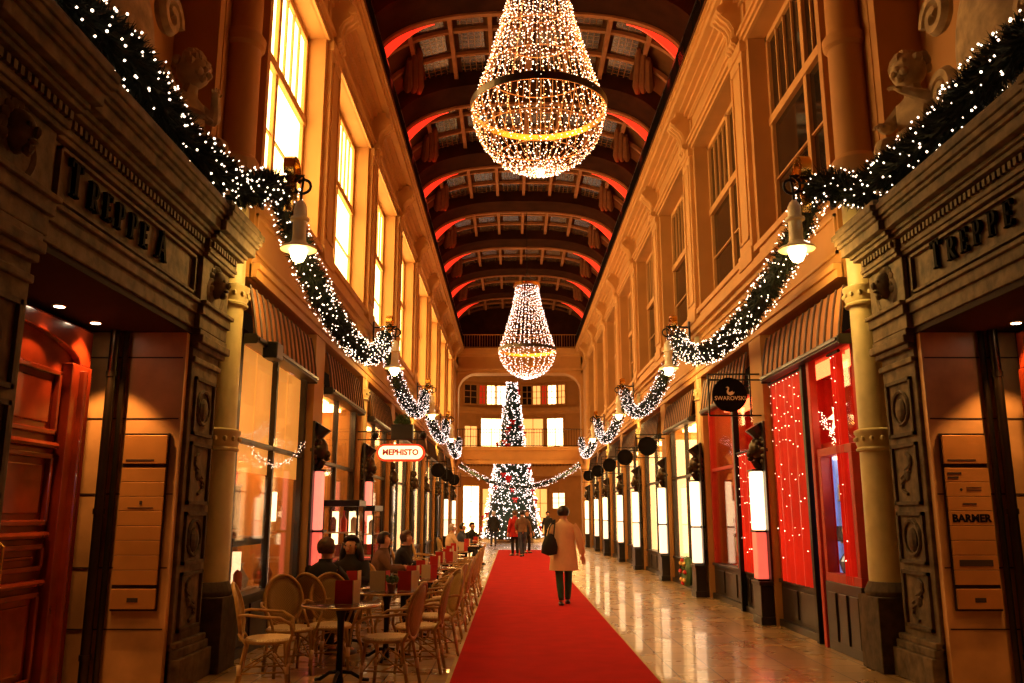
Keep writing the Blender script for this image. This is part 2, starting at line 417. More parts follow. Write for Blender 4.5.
# upper windows ------------------------------------------------------
wn = 0
for s in (-1, 1):
    for k in range(8):
        wn += 1
        y0, y1 = P[k]+.38, P[k]+4.22-.62; z0, z1 = 5.70, 9.25; ym = (y0+y1)/2; tz = 7.77
        if k == 0: y0 = 9.82
        F = MB()
        d0, d1 = 3.74, 3.84
        for a, b in ((y0,y0+.09),(y1-.09,y1),(ym-.06,ym+.06)): hb(F, s, d0, d1, a, b, z0, z1)
        hb(F, s, d0-.02, d1, y0, y1, tz-.07, tz+.07); hb(F, s, d0, d1, y0, y1, z0, z0+.1); hb(F, s, d0, d1, y0, y1, z1-.1, z1)
        for h0, h1 in ((y0+.09, ym-.06), (ym+.06, y1-.09)):
            for i in range(1, 4):
                yy = h0+(h1-h0)*i/4; hb(F, s, d0+.02, d1, yy-.015, yy+.015, tz, z1)
            hb(F, s, d0+.02, d1, h0, h1, 6.75, 6.78)
        o = struct(F.build('window_%d' % wn, 'plaster_trim', bevel=.008))
        G = MB(); hb(G, s, 3.80, 3.82, y0+.05, y1-.05, z0+.05, z1-.05)
        G.build('pane', 'window_glow' if s < 0 else 'dark_pane', o)

# ------------------------------------------------------------------ vault
def vz(d, W, H, z0, n=2.7):
    a = min(1, abs(d)/W); return z0 + H*(1-a**n)**(1/n)
def arch_strip(M, W, H, z0, y0, y1, thick, N=40, n=2.7):
    ts = [math.sin(PI/2*(-1+2*i/N)) for i in range(N+1)]
    rings = []
    for t in ts:
        d = W*t; z = vz(d, W, H, z0, n); rings.append([(CX+d,y0,z),(CX+d,y1,z),(CX+d*1.02,y1,z+thick),(CX+d*1.02,y0,z+thick)])
    M.loft(rings)
WR, HR, ZR = 3.50, 1.62, 10.85
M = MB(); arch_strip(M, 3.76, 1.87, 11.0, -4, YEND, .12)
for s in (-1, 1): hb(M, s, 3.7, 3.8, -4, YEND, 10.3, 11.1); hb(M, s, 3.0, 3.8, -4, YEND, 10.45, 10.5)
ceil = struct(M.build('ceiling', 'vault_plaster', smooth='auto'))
for k in range(-3, 9):
    pk = P[0]+4.22*k
    y1 = pk-.6; y0 = y1-1.05
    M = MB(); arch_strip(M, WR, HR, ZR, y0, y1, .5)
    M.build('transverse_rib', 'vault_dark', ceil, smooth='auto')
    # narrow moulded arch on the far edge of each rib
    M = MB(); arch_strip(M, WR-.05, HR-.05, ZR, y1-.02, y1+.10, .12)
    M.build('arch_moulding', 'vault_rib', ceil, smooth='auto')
    # coffer grid beyond the rib
    yc0, yc1 = y1+.1, y1+4.22-1.05
    M = MB()
    for yy in (yc0+1.0, yc0+2.05): arch_strip(M, 3.66, 1.77, 10.95, yy-.05, yy+.05, .08)
    for i in range(-3, 4):
        d = i*.92
        z = vz(d, 3.66, 1.77, 10.95); M.box(CX+d-.05, CX+d+.05, yc0, yc1, z-.04, z+.1)
    M.build('coffer_bars', 'vault_rib', ceil)
    M = MB()
    for i in range(-3, 3):
        d0, d1 = i*.92+.16, (i+1)*.92-.16
        for ya, yb in ((yc0+.14, yc0+.86), (yc0+1.14, yc0+1.90), (yc0+2.2, yc1-.12)):
            za, zb = vz(d0, 3.72, 1.82, 10.98), vz(d1, 3.72, 1.82, 10.98)
            M.loft([[(CX+d0,ya,za),(CX+d1,ya,zb),(CX+d1,yb,zb),(CX+d0,yb,za)], [(CX+d0,ya,za+.02),(CX+d1,ya,zb+.02),(CX+d1,yb,zb+.02),(CX+d0,yb,za+.02)]])
    M.build('skylight_panes', 'skylight_glazing', ceil)
    for s in (-1, 1):
        # fluted corbels either side of each rib
        M = MB()
        for i in range(3):
            ya, yb = y0-1.75+.12*i, y0-.28-.16*i; da, db = 2.60+.13*i, 2.76+.13*i; pts = []
            for j in range(8):
                t = j/7; d = da+(db-da)*t; pts.append((sx(s,d), ya+(yb-ya)*t, vz(d, 3.66, 1.77, 10.95)-.02-.30*t*t))
            M.tube(pts, [.05,.09,.095,.10,.105,.115,.13,.06], 8)
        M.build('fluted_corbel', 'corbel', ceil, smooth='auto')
        # red light on the vault's shoulder, shaped as a glowing crescent
        if k >= -1:
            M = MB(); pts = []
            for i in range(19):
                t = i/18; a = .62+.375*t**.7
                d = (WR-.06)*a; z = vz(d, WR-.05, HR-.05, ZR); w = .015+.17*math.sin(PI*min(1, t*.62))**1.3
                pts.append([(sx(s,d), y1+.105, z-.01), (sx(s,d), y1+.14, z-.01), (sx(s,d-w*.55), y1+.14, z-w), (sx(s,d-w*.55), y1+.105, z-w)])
            M.loft(pts); M.build('red_glow_crescent', 'red_crescent_glow', ceil)
            light('red_rib_light', 'POINT', (sx(s,2.75), y1+.6, 11.35), 7, (1, .05, .015), .08)
            light('red_corbel_light', 'POINT', (sx(s,2.74), y0-.30, 11.72), 6, (1, .05, .015), .05)

# railings on top of the cornices
def railing(name, a, b, z, h, label, step=.16, m='black_metal'):
    a = Vector(a); b = Vector(b); L = (b-a).length; u = (b-a)/L
    o = thing(name, label, 'railing', (a.x, a.y, z))
    M = MB()
    for zz in (z+.06, z+h): M.tube([(a.x,a.y,zz),(b.x,b.y,zz)], .022, 6)
    M.build('handrail', m, o)
    M = MB(); n = int(L/step)
    for i in range(n+1):
        p = a+u*(L*i/n); M.tube([(p.x,p.y,z+.06),(p.x,p.y,z+h)], .010 if i % 8 else .022, 4)
    M.build('balusters', m, o)
    return o
for s in (-1, 1):
    railing('roof_railing', (sx(s,3.12), -1, 0), (sx(s,3.12), YEND-.3, 0), 10.5, .72, 'long black iron railing on top of the %s wall cornice' % SIDE[s], .10)

# ------------------------------------------------------------------ stair portals
def portal(s):
    side = SIDE[s]
    o = thing('stair_portal', 'dark carved stone portal framing the stair entrance on the %s' % side, 'portal', (sx(s,3.6), 6.8, 0))
    F = 3.58
    def pier(y0, y1, near):
        M = MB(); hb(M, s, F, 4.6, y0, y1, 0, 3.3)
        for a, z0, z1 in ((.10,0,.28),(.07,.28,.36),(.05,.36,.42),(.03,3.08,3.14),(.05,3.22,3.28),(.09,3.28,3.36),(.06,3.36,3.42)):
            hb(M, s, F-a, 4.58, y0-a*(0 if not near else 1), y1+a*(1 if not near else 0), z0, z1)
        pr = M.build('pier', 'portal_stone', o, bevel=.012)
        for z0, z1, kind in ((.5,1.05,1),(1.12,1.62,0),(1.69,2.3,1),(2.37,2.95,0)):
            R = MB(); w = .5*(y1-y0)-.09; yc = (y0+y1)/2
            for ya, yb, za, zb in ((yc-w,yc+w,z0,z0+.035),(yc-w,yc+w,z1-.035,z1),(yc-w,yc-w+.035,z0,z1),(yc+w-.035,yc+w,z0,z1)):
                hb(R, s, F-.03, F, ya, yb, za, zb)
            zc = (z0+z1)/2
            if kind == 0:
                R.tube([(sx(s,F-.01), yc+.17*math.cos(t), zc+.17*math.sin(t)) for t in [2*PI*i/14 for i in range(14)]], .02, 5, closed=True)
                R.sph((sx(s,F), yc, zc-.02), .1, sx=.5, sz=1.2)
            else:
                for j in range(5):
                    R.tube([(sx(s,F-.01), yc+math.sin(t*2+j)*.12, zc-.2+.08*j+.08*t) for t in [i/4 for i in range(5)]], .018, 5)
                R.sph((sx(s,F), yc, zc), .07, sx=.4)
            R.build('relief_panel', 'carved_stone', o)
    pier(8.3, 9.04, False); pier(4.5, 5.4, True)
    # entablature
    M = MB()
    Y0, Y1 = 4.4, 9.04
    steps = [(.00,3.42,3.56),(.03,3.56,3.66),(.06,3.66,3.70),(-.01,3.70,4.16),(.04,4.16,4.20),(.06,4.20,4.24),(.05,4.24,4.34),(.12,4.34,4.38),(.15,4.38,4.42),(.22,4.42,4.52),(.25,4.52,4.56),(.28,4.56,4.62),(.30,4.62,4.68),(.26,4.68,4.74)]
    for a, z0, z1 in steps:
        hb(M, s, F-a, 4.5, Y0, Y1+a*.6, z0, z1)
        for ya, yb in ((8.26,9.04),(4.4,5.44)):
            hb(M, s, F-a-.06, F, ya-a*.25-.0, yb+a*.6+(.03 if yb>9 else 0), z0, z1)
    M.build('entablature', 'portal_stone', o, bevel=.008)
    D = MB(); y = 5.5
    while y < 8.2:
        hb(D, s, F-.085, F-.05, y, y+.04, 4.26, 4.32); y += .075
    for ya, yb in ((8.28,9.02),(4.5,5.42)):
        y = ya
        while y < yb: hb(D, s, F-.145, F-.1, y, y+.04, 4.26, 4.32); y += .075
    D.build('dentil_moulding', 'portal_stone', o)
    # frieze panel moulding
    D = MB()
    for ya, yb, za, zb in ((5.55,8.15,3.74,3.765),(5.55,8.15,4.10,4.125),(5.55,5.575,3.74,4.125),(8.125,8.15,3.74,4.125)):
        hb(D, s, F-.03, F+.02, ya, yb, za, zb)
    D.build('frieze_panel', 'portal_stone', o)
    # carved heads
    for yc in (8.66, 4.98):
        H = MB(); xh = F-.035
        H.sph((sx(s,xh-.02), yc, 3.96), .13, 12, 10, sx=.9, sy=.85, sz=1.15)
        H.sph((sx(s,xh-.15), yc, 3.95), .028, 6, 5, sz=1.5)
        for e in (-.045, .045): H.sph((sx(s,xh-.12), yc+e, 3.99), .02, 6, 4)
        H.sph((sx(s,xh-.13), yc, 3.89), .03, 8, 4, sy=1.4, sz=.5); H.sph((sx(s,xh-.1), yc, 3.84), .04, 8, 4)
        for i in range(11):
            t = PI*(-.15+1.3*i/10); H.sph((sx(s,xh), yc+.15*math.cos(t), 3.97+.16*math.sin(t)), .05, 6, 5)
        for e in (-1, 1):
            H.tube([(sx(s,xh-.0), yc+e*(.16+.06*math.sin(t*3)), 3.98-.25*t) for t in [i/5 for i in range(6)]], .035, 6)
        H.build('carved_head', 'portal_stone', o, smooth='auto')
    # lettering
    L = MB()
    if s < 0:
        xf = frame_xf((sx(s,F-.0), 5.70, 3.83), (0,1,0), (0,0,1))
        serif_text(L, 'TREPPE A', [.27,.215,.215,.215,.215,.215,.2,.27], xf, .035)
    else:
        xf = frame_xf((sx(s,F-.0), 7.72, 3.85), (0,-1,0), (0,0,1))
        serif_text(L, 'TREPPE', [.27,.215,.215,.215,.215,.215], xf, .035)
    L.build('lettering', 'letter_black', o)
    # recess: marble reveal, ceiling
    M = MB(); hb(M, s, 3.62, 4.62, 8.22, 8.3, .0, 3.42)
    rv = M.build('marble_lining', 'marble', o)
    J = MB()
    for z in (.55, 1.1, 1.78, 2.5, 3.1): hb(J, s, 3.64, 4.6, 8.214, 8.222, z, z+.012)
    J.build('joint', 'engraved', rv)
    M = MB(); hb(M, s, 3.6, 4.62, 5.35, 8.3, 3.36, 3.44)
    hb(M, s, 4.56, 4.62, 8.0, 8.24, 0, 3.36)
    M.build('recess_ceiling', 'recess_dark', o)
    return o
for s in (-1, 1):
    po = portal(s)
    side = SIDE[s]
    # bronze pipe on the marble
    M = MB(); M.tube([(sx(s,4.28), 8.12, .0), (sx(s,4.28), 8.12, 3.36)], .045, 12)
    for z in (.3, 1.6, 2.9): M.tube([(sx(s,4.28), 8.12, z), (sx(s,4.28), 8.12, z+.05)], .055, 12)
    M.tube([(sx(s,4.19), 8.17, .0), (sx(s,4.19), 8.17, 3.36)], .03, 8)
    tag(M.build('wall_pipe', 'bronze_pipe', smooth='auto'), 'dark bronze vertical pipe in front of the marble in the %s stair entrance' % side, 'pipe')
    # door
    d = thing('entrance_door', 'red mahogany panelled door deep inside the stair entrance on the %s' % side, 'door', (sx(s,4.5), 6.7, 0))
    M = MB(); hb(M, s, 4.50, 4.58, 5.42, 7.98, .02, 3.34)
    M.build('door_leaf', 'mahogany', d)
    M = MB(); hb(M, s, 4.40, 4.50, 7.62, 7.98, .02, 2.95); hb(M, s, 4.44, 4.5, 5.42, 5.7, .02, 2.95)
    # arched header
    hd = [(5.42,2.95),(5.42,3.3),(7.98,3.3),(7.98,2.95)] + [(6.7+1.1*math.cos(t), 2.95+.22*math.sin(t)) for t in [PI*i/12 for i in range(13)]]
    M.prism(hd, lambda y, z: (sx(s,4.42), y, z), lambda y, z: (sx(s,4.5), y, z))
    M.tube([(sx(s,4.40), 7.80, .1), (sx(s,4.40), 7.80, 2.9)], .05, 8)
    M.build('door_frame', 'mahogany', d, bevel=.01)
    for ya, yb in ((5.78, 6.62), (6.74, 7.56)):
        for z0, z1 in ((.2,.95),(1.12,1.35),(1.5,2.12),(2.28,2.86)):
            M = MB()
            for a, b, e, f in ((ya,yb,z0,z0+.05),(ya,yb,z1-.05,z1),(ya,ya+.05,z0,z1),(yb-.05,yb,z0,z1)): hb(M, s, 4.45, 4.5, a, b, e, f)
            hb(M, s, 4.475, 4.5, ya+.12, yb-.12, z0+.1, z1-.1)
            M.build('door_panel', 'mahogany', d, bevel=.012)
        for z in (1.02, 1.42, 2.19): 
            M = MB(); M.tube([(sx(s,4.46), ya-.02, z), (sx(s,4.46), yb+.02, z)], .032, 8); M.build('rail_moulding', 'mahogany', d)
    M = MB(); M.tube([(sx(s,4.42), 6.78, .95), (sx(s,4.36), 6.78, 1.0), (sx(s,4.36), 6.78, 1.35), (sx(s,4.42), 6.78, 1.4)], .014, 8); M.build('door_handle', 'gold', d)
    # recessed downlights
    for i, y in enumerate((5.9, 6.5, 7.1, 7.75)):
        t = thing('ceiling_downlight', 'small round downlight in the %s stair entrance ceiling, %s from the near pier' % (side, ORD[i]), 'ceiling light', (sx(s,4.30), y, 3.35), 0, 'downlights in the %s stair entrance' % side)
        M = MB(); M.tube([(sx(s,4.3)+.05*math.cos(a), y+.05*math.sin(a), 3.352) for a in [2*PI*i/16 for i in range(16)]], .008, 6, closed=True); M.build('trim_ring', 'gold', t)
        M = MB(); M.lathe([(.042,0),(.042,.012)], 16, (sx(s,4.3), y, 3.343)); M.build('lens', 'downlight_glow', t)
        if i: light('downlight', 'SPOT', (sx(s,4.30), y, 3.32), (40 if i < 3 else 150) if s < 0 else (30 if i < 3 else 110), (1, .42, .11), .03, spot_size=math.radians(84), spot_blend=.35)
    # nameplate board
    b = thing('nameplate_board', 'tall board of brass nameplates on the marble by the %s stair entrance' % side, 'sign board', (sx(s,3.93), 8.2, .75))
    xa, xb = sorted((sx(s,3.70), sx(s,4.13)))
    M = MB(); M.box(xa, xb, 8.19, 8.215, .72, 2.36); M.build('backing', 'dark_wood', b)
    zs = [2.34, 2.06]; 
    M = MB(); M.box(xa+.01, xb-.01, 8.165, 8.19, 2.07, 2.34); hp = M.build('header_plate', 'brass_plate', b, bevel=.004)
    M = MB(); M.box(xa+.04, xb-.12, 8.161, 8.166, 2.095, 2.11); M.build('text_line', 'engraved', hp)
    n = 8; z = 2.03; h = .135
    for i in range(n):
        M = MB(); M.box(xa+.008, xb-.008, 8.168, 8.19, z-h+.005, z); pl = M.build('name_plate', 'brass_plate', b, bevel=.003)
        zc = z-h/2; xm = (xa+xb)/2
        if s > 0 and i == 3:
            text_mesh('BARMER', .098, .004, frame_xf((xm, 8.166, zc), (1,0,0), (0,0,1)), 'lettering', 'letter_black', pl, bold=.004)
        elif s > 0 and i in (0, 1, 2, 6):
            M = MB()
            if i == 0:
                for zz, w in ((zc+.018,.13),(zc-.022,.10)): M.box(xa+.03, xa+.03+w, 8.163, 8.168, zz-.009, zz+.009)
            elif i == 1: M.sph((xm-.07, 8.166, zc), .014, 8, 5, sy=.3); M.box(xm-.02, xm+.12, 8.163, 8.168, zc+.015, zc+.021); M.box(xm-.02, xm+.12, 8.163, 8.168, zc-.01, zc-.004)
            elif i == 2: M.box(xm-.07, xm+.06, 8.163, 8.168, zc-.008, zc+.008)
            else: M.box(xa+.06, xb-.06, 8.163, 8.168, zc-.028, zc+.028)
            M.build('text_line', 'engraved', pl)
        elif s < 0 and i == 2:
            M = MB(); M.box(xm-.12, xm+.12, 8.163, 8.168, zc-.04, zc-.032); M.box(xm-.012, xm+.012, 8.163, 8.168, zc-.005, zc+.03); M.build('text_line', 'engraved', pl)
        z -= h
    M = MB(); M.box(xa+.008, xb-.008, 8.160, 8.19, .74, z-.03); pl = M.build('name_plate', 'brass_plate', b, bevel=.004)
    M = MB(); M.box((xa+xb)/2-.05, (xa+xb)/2+.05, 8.156, 8.161, .80, .84); M.build('text_line', 'engraved', pl)

# ------------------------------------------------------------------ columns
def make_column(top=10.2):
    o = thing('column', 'x', 'column')
    M = MB(); M.box(-.26,.26,-.26,.26,0,.75)
    M.lathe([(.26,.75),(.27,.80),(.24,.86),(.22,.90)], 24)
    M.build('plinth', 'carved_stone', o, world=False, bevel=.01)
    M = MB(); M.lathe([(.215,.88),(.21,1.6),(.205,2.3)], 28); M.build('lower_shaft', 'cream_stone', o, smooth='auto', world=False)
    def collar(z):
        M = MB(); M.lathe([(.21,z-.05),(.235,z-.04),(.24,z-.02),(.22,z),(.225,z+.02),(.235,z+.04),(.235,z+.13),(.25,z+.15),(.25,z+.18),(.21,z+.20)], 28)
        for i in range(14):
            a = 2*PI*i/14; M.sph((.235*math.cos(a), .235*math.sin(a), z+.085), .03, 6, 4)
        M.build('carved_collar', 'cream_stone', o, smooth='auto', world=False)
    collar(2.32); 
    M = MB(); M.lathe([(.195,2.45),(.19,3.2),(.19,3.95)], 28); M.build('upper_shaft', 'cream_stone', o, smooth='auto', world=False)
    collar(3.95)
    M = MB(); M.lathe([(.185,4.1),(.185,5.3)], 28); M.build('necking', 'cream_stone', o, smooth='auto', world=False)
    M = MB(); M.lathe([(.06,5.30),(.16,5.38),(.24,5.52),(.26,5.66),(.22,5.72)], 28); M.build('corbel', 'plaster_trim', o, smooth='auto', world=False)
    M = MB(); M.lathe([(.21,5.7),(.205,7.1),(.25,7.14),(.26,7.24),(.22,7.30),(.20,7.34),(.195,9.0),(.24,9.05),(.27,9.2)], 28); M.build('tall_shaft', 'plaster', o, smooth='auto', world=False)
    M = MB(); M.box(-.29,.29,-.29,.29,9.2,10.0); M.build('impost', 'plaster_trim', o, world=False, bevel=.01)
    return o
col = Slot(make_column())
CY = [9.40, 17.54, 25.98, 34.42]
for s in (-1, 1):
    for i, y in enumerate(CY):
        dd = (3.66 if s < 0 else 3.63) if i == 0 else 3.62
        col.put((sx(s,dd), y, 0), 0, '%s tall cream column counted from the %s stair portal%s' % (ORD[i], SIDE[s], '' if i else ', right beside it'), 'round columns along the %s wall' % SIDE[s])

# ------------------------------------------------------------------ shop pier lights with lion consoles
def make_pier_light(kind):
    o = thing('pier_light', 'x', 'light box')
    # local: hall side is -x
    M = MB(); M.box(-.26,-.045,-.22,.22,0,.12); M.box(-.24,-.045,-.20,.20,.12,.56); M.box(-.26,-.045,-.22,.22,.56,.62)
    M.box(-.08,-.045,-.24,.24,.62,3.0)
    M.build('plinth', 'dark_wood', o, world=False, bevel=.008)
    M = MB(); M.box(-.24 if kind != 'pink' else -.19,-.08,-.12,.12,1.36,2.24); M.build('light_tube', 'box_glow' if kind != 'pink' else 'box_glow_rose', o, world=False, bevel=.02)
    M = MB(); M.box(-.24 if kind != 'pink' else -.19,-.08,-.12,.12,.64,1.33); M.build('lower_tube', 'box_glow_soft' if kind == 'white' else 'box_glow_pink', o, world=False, bevel=.02)
    M = MB()
    for z in (.62, 1.33, 2.24): M.box(-.25,0,-.13,.13,z,z+.03)
    M.build('box_frame', 'black_metal', o, world=False)
    M = MB(); M.sph((-.10,0,2.58), .15, 12, 8, sz=1.25); M.sph((-.22,0,2.50), .07, 8, 6); M.sph((-.23,0,2.43), .05, 8, 5, sz=.7)
    for e in (-1, 1): M.sph((-.13, e*.12, 2.68), .05, 8, 6); M.sph((-.21,e*.05,2.6), .025, 6, 4)
    for i in range(12):
        t = 2*PI*i/12; M.sph((-.05, .17*math.cos(t), 2.56+.2*math.sin(t)), .065, 6, 5)
    M.tube([(-.02,0,2.28),(-.12,0,2.34),(-.16,0,2.42)], .07, 8)
    M.build('carved_lion_head', 'bronze_pipe', o, world=False, smooth='auto')
    M = MB(); M.tube([(-.0,0,2.72),(-.08,0,2.85),(-.14,0,2.95)], [.12,.13,.17], 10); M.build('bracket', 'dark_wood', o, world=False)
    return o
def make_carved_pier():
    o = thing('carved_pilaster', 'x', 'pilaster')
    M = MB(); M.box(-.13,-.045,-.2,.2,0,.56); M.box(-.15,-.045,-.22,.22,.56,.62); M.box(-.10,-.045,-.19,.19,.62,2.3)
    for z in (.8, 1.55): M.box(-.115,-.1,-.13,.13,z,z+.62)
    M.build('shaft', 'dark_wood', o, world=False, bevel=.01)
    M = MB(); M.sph((-.08,0,2.5), .15, 12, 8, sz=1.3); M.sph((-.18,0,2.44), .06, 8, 6); M.sph((-.06,0,2.78), .11, 10, 6); M.box(-.14,-.045,-.2,.2,2.28,2.34)
    for i in range(10):
        t = 2*PI*i/10; M.sph((-.03, .17*math.cos(t), 2.5+.22*math.sin(t)), .06, 6, 5)
    M.build('carved_head', 'bronze_pipe', o, world=False, smooth='auto')
    return o
plp, plw, plr, pld = Slot(make_pier_light('mixed')), Slot(make_pier_light('white')), Slot(make_pier_light('pink')), Slot(make_carved_pier())
for s in (-1, 1):
    for k in range(1, 9):
        d = 3.50 if k % 2 else 3.44
        if s < 0 and 3 <= k <= 6:
            pld.put((sx(s,d), P[k]-.1, 0), PI, 'dark carved wooden pilaster without a lamp, %s along the left shop row' % ORD[k-1], 'dark carved pilasters on the left'); continue
        kind = 'rosy' if s < 0 and k < 3 else ('white and pink' if s > 0 and k < 2 else 'white')
        {'rosy': plr, 'white': plw, 'white and pink': plp}[kind].put((sx(s,d), P[k]-.1, 0), 0 if s > 0 else PI, 'glowing %s light box under a carved head, %s along the %s shop row' % (kind, ORD[k-1], SIDE[s]), 'light boxes on the %s piers' % SIDE[s])

# ------------------------------------------------------------------ awnings
def make_awning():
    o = thing('awning', 'x', 'awning')
    L = 3.05
    prof = [(-.10,3.62),(-.085,3.75),(-.065,3.88),(-.045,4.0),(-.02,4.12),(.005,4.22)]
    M = MB(); M.loft([[(x,-L/2,z),(x,L/2,z),(x+.02,L/2,z-.01),(x+.02,-L/2,z-.01)] for x, z in prof]); M.build('fabric', 'awning', o, world=False)
    n = 13
    M = MB()
    for i in range(n+1):
        y = -L/2+L*i/n; M.tube([(x-.01, y, z) for x, z in prof], .016, 5)
    M.build('rib', 'awning_rib', o, world=False)
    M = MB(); M.box(-.14,-.01,-L/2-.02,L/2+.02,3.54,3.62); M.box(-.16,-.13,-L/2,L/2,3.56,3.60)
    for y in (-L/2-.03, L/2): M.box(-.13,.02,y,y+.03,3.52,3.64)
    M.build('roller_box', 'dark_wood', o, world=False, bevel=.006)
    return o
aw = Slot(make_awning())
for s in (-1, 1):
    for k in range(8):
        aw.put((sx(s,3.47), P[k]+2.02, 0), 0 if s > 0 else PI, 'ribbed orange awning over the %s shop window beyond the %s stair portal' % (ORD[k], SIDE[s]), 'ribbed awnings on the %s side' % SIDE[s])

# ------------------------------------------------------------------ shopfronts
def goods_vase(M, x, y, z, h): M.lathe([(.3*h,0),(.35*h,.1*h),(.42*h,.4*h),(.2*h,.75*h),(.16*h,.85*h),(.24*h,h)], 12, (x,y,z))
def goods_bottle(M, x, y, z, h): M.lathe([(.16*h,0),(.17*h,.55*h),(.06*h,.72*h),(.05*h,.96*h),(.06*h,h)], 10, (x,y,z))
def goods_box(M, x, y, z, h): M.box(x-h*.4,x+h*.4,y-h*.5,y+h*.5,z,z+h*.7); M.box(x-h*.42,x+h*.42,y-h*.06,y+h*.06,z,z+h*.72); M.box(x-h*.06,x+h*.06,y-h*.52,y+h*.52,z,z+h*.72)
def goods_bust(M, x, y, z, h): M.lathe([(.22*h,0),(.08*h,.06*h),(.04*h,.3*h),(.16*h,.4*h),(.2*h,.6*h),(.22*h,.8*h),(.1*h,.9*h),(.06*h,h)], 14, (x,y,z), sx=.7)
GK = [('vase', goods_vase, .34), ('bottle', goods_bottle, .34), ('gift_box', goods_box, .26), ('display_bust', goods_bust, .62)]
GM = ['goods_white', 'goods_gold', 'goods_brown', 'menu_red', 'goods_green', 'goods_blue']
GMN = {'goods_white':'white','goods_gold':'gold','goods_brown':'brown','menu_red':'red','goods_green':'green','goods_blue':'blue'}
gproto = {}
def place_goods(kind, m, loc, label, group):
    key = (kind, m)
    if key not in gproto:
        fn, h = next((f, h) for n, f, h in GK if n == kind)
        M = MB(); fn(M, 0, 0, 0, h); ob = M.build(kind, m, smooth='auto' if kind != 'gift_box' else False); gproto[key] = ob
    else:
        ob = gproto[key].copy(); COL.objects.link(ob)
    ob.location = loc; tag(ob, label, kind.replace('_', ' '), group)
rg = random.Random(3)
NSHOP = 8
for s in (-1, 1):
    side = SIDE[s]
    for k in range(NSHOP):
        y0, y1 = P[k]+.34, P[k+1]-.34
        if k == 0: y0 = 9.72
        style = 'cafe' if s < 0 and k < 3 else ('red' if s > 0 and k < 2 else 'cream')
        wallm = {'cafe': 'shop_orange', 'red': 'shop_red', 'cream': 'shop_cream'}[style]
        o = thing('shopfront', '%s shop window past the %s stair portal, dark wood below lit glass' % (ORD[k], side), 'shop window', (sx(s,3.6), (y0+y1)/2, 0), 0, 'shop windows along the %s side' % side)
        bz = .62 if style != 'cream' else .55
        M = MB(); hb(M, s, 3.56, 3.70, y0, y1, 0, bz); hb(M, s, 3.50, 3.72, y0, y1, 0, .10); hb(M, s, 3.52, 3.72, y0, y1, bz, bz+.05)
        n = 4
        for i in range(n):
            ya = y0+(y1-y0)*i/n+.08; yb = y0+(y1-y0)*(i+1)/n-.08; hb(M, s, 3.54, 3.58, ya, yb, .16, bz-.07)
        M.build('stall_riser', 'dark_wood', o, bevel=.006)
        M = MB()
        hb(M, s, 3.56, 3.68, y0, y0+.10, bz, 3.72); hb(M, s, 3.56, 3.68, y1-.10, y1, bz, 3.72); hb(M, s, 3.56, 3.68, y0, y1, 3.62, 3.74)
        ym = y0+(y1-y0)*.5
        hb(M, s, 3.57, 3.66, ym-.04, ym+.04, bz, 3.62); hb(M, s, 3.57, 3.66, y0, y1, 2.42, 2.48)
        M.build('window_frame', 'shop_red' if style == 'red' else 'dark_wood', o, bevel=.006)
        M = MB(); hb(M, s, 3.60, 3.61, y0, y1, bz, 3.62); M.build('pane', 'shop_glass', o)
        depth = 4.75 if style != 'cream' else 4.35
        M = MB(); hb(M, s, depth, depth+.06, y0-.2, y1+.2, .0, 3.74); hb(M, s, 3.72, depth, y0-.2, y0-.12, 0, 3.74); hb(M, s, 3.72, depth, y1+.12, y1+.2, 0, 3.74)
        M.build('back_panel', wallm, o)
        M = MB(); hb(M, s, 3.72, depth, y0-.12, y1+.12, bz-.02, bz+.02); hb(M, s, 3.70, depth, y0-.12, y1+.12, 3.66, 3.74); M.build('display_floor', wallm, o)
        M = MB()
        for i in range(3):
            yc = y0+(y1-y0)*(i+.5)/3; hb(M, s, 3.85, 4.25, yc-.42, yc+.42, 3.60, 3.65)
        M.build('ceiling_panel', 'ceiling_glow_red' if style == 'red' else 'ceiling_glow', o)
        if style == 'cream':
            for yy, nm in ((y0+.14, 'a'), (y1-.30, 'b')):  # glowing panels added inside the glass to brighten the cream shops
                M = MB(); hb(M, s, 3.66, 4.25, yy, yy+.08, bz+.02, 3.4); M.build('added_glow_panel', 'panel_glow', o)
        # shelves and goods
        shz = (1.35, 2.0) if k < 5 else (1.45,)
        if not (s > 0 and k == 0):
            M = MB()
            for z in shz: hb(M, s, depth-.32, depth-.02, y0+.1, y1-.1, z, z+.03)
            for yy in (y0+.1, ym, y1-.14): hb(M, s, depth-.3, depth-.02, yy, yy+.04, bz, shz[-1])
            M.build('shelf', 'goods_brown' if style != 'red' else 'black_metal', o)
            if k < 5:
                for zi, z in enumerate(shz):
                    n = 7 if k < 3 else 4
                    for i in range(n):
                        kd = rg.choice(GK[:3]); m = rg.choice(GM[:5] if style == 'cafe' else (GM[:3] if style == 'cream' else GM[:2]+['goods_blue']))
                        yy = y0+.35+(y1-y0-.7)*i/(n-1)
                        place_goods(kd[0], m, (sx(s,depth-.17), yy, z+.03), '%s %s, %s from near end of the %s shelf in the %s %s shop' % (GMN[m], kd[0].replace('_', ' '), ORD[i], ('lower','upper')[zi], ORD[k], side), 'goods on the shelves of the %s %s shop' % (ORD[k], side))
            nb = 3 if k < 5 else 2
            for i in range(nb):
                kd = 'display_bust' if style != 'cafe' else 'vase'; m = rg.choice(('goods_white','goods_gold','goods_brown'))
                yy = y0+.5+(y1-y0-1.0)*i/(nb-1)
                place_goods(kd, m, (sx(s,3.95), yy, bz+.02), '%s %s, %s from near end behind the glass of the %s %s shop' % (GMN[m], kd.replace('_',' '), ORD[i], ORD[k], side), 'window pieces in the %s %s shop' % (ORD[k], side))

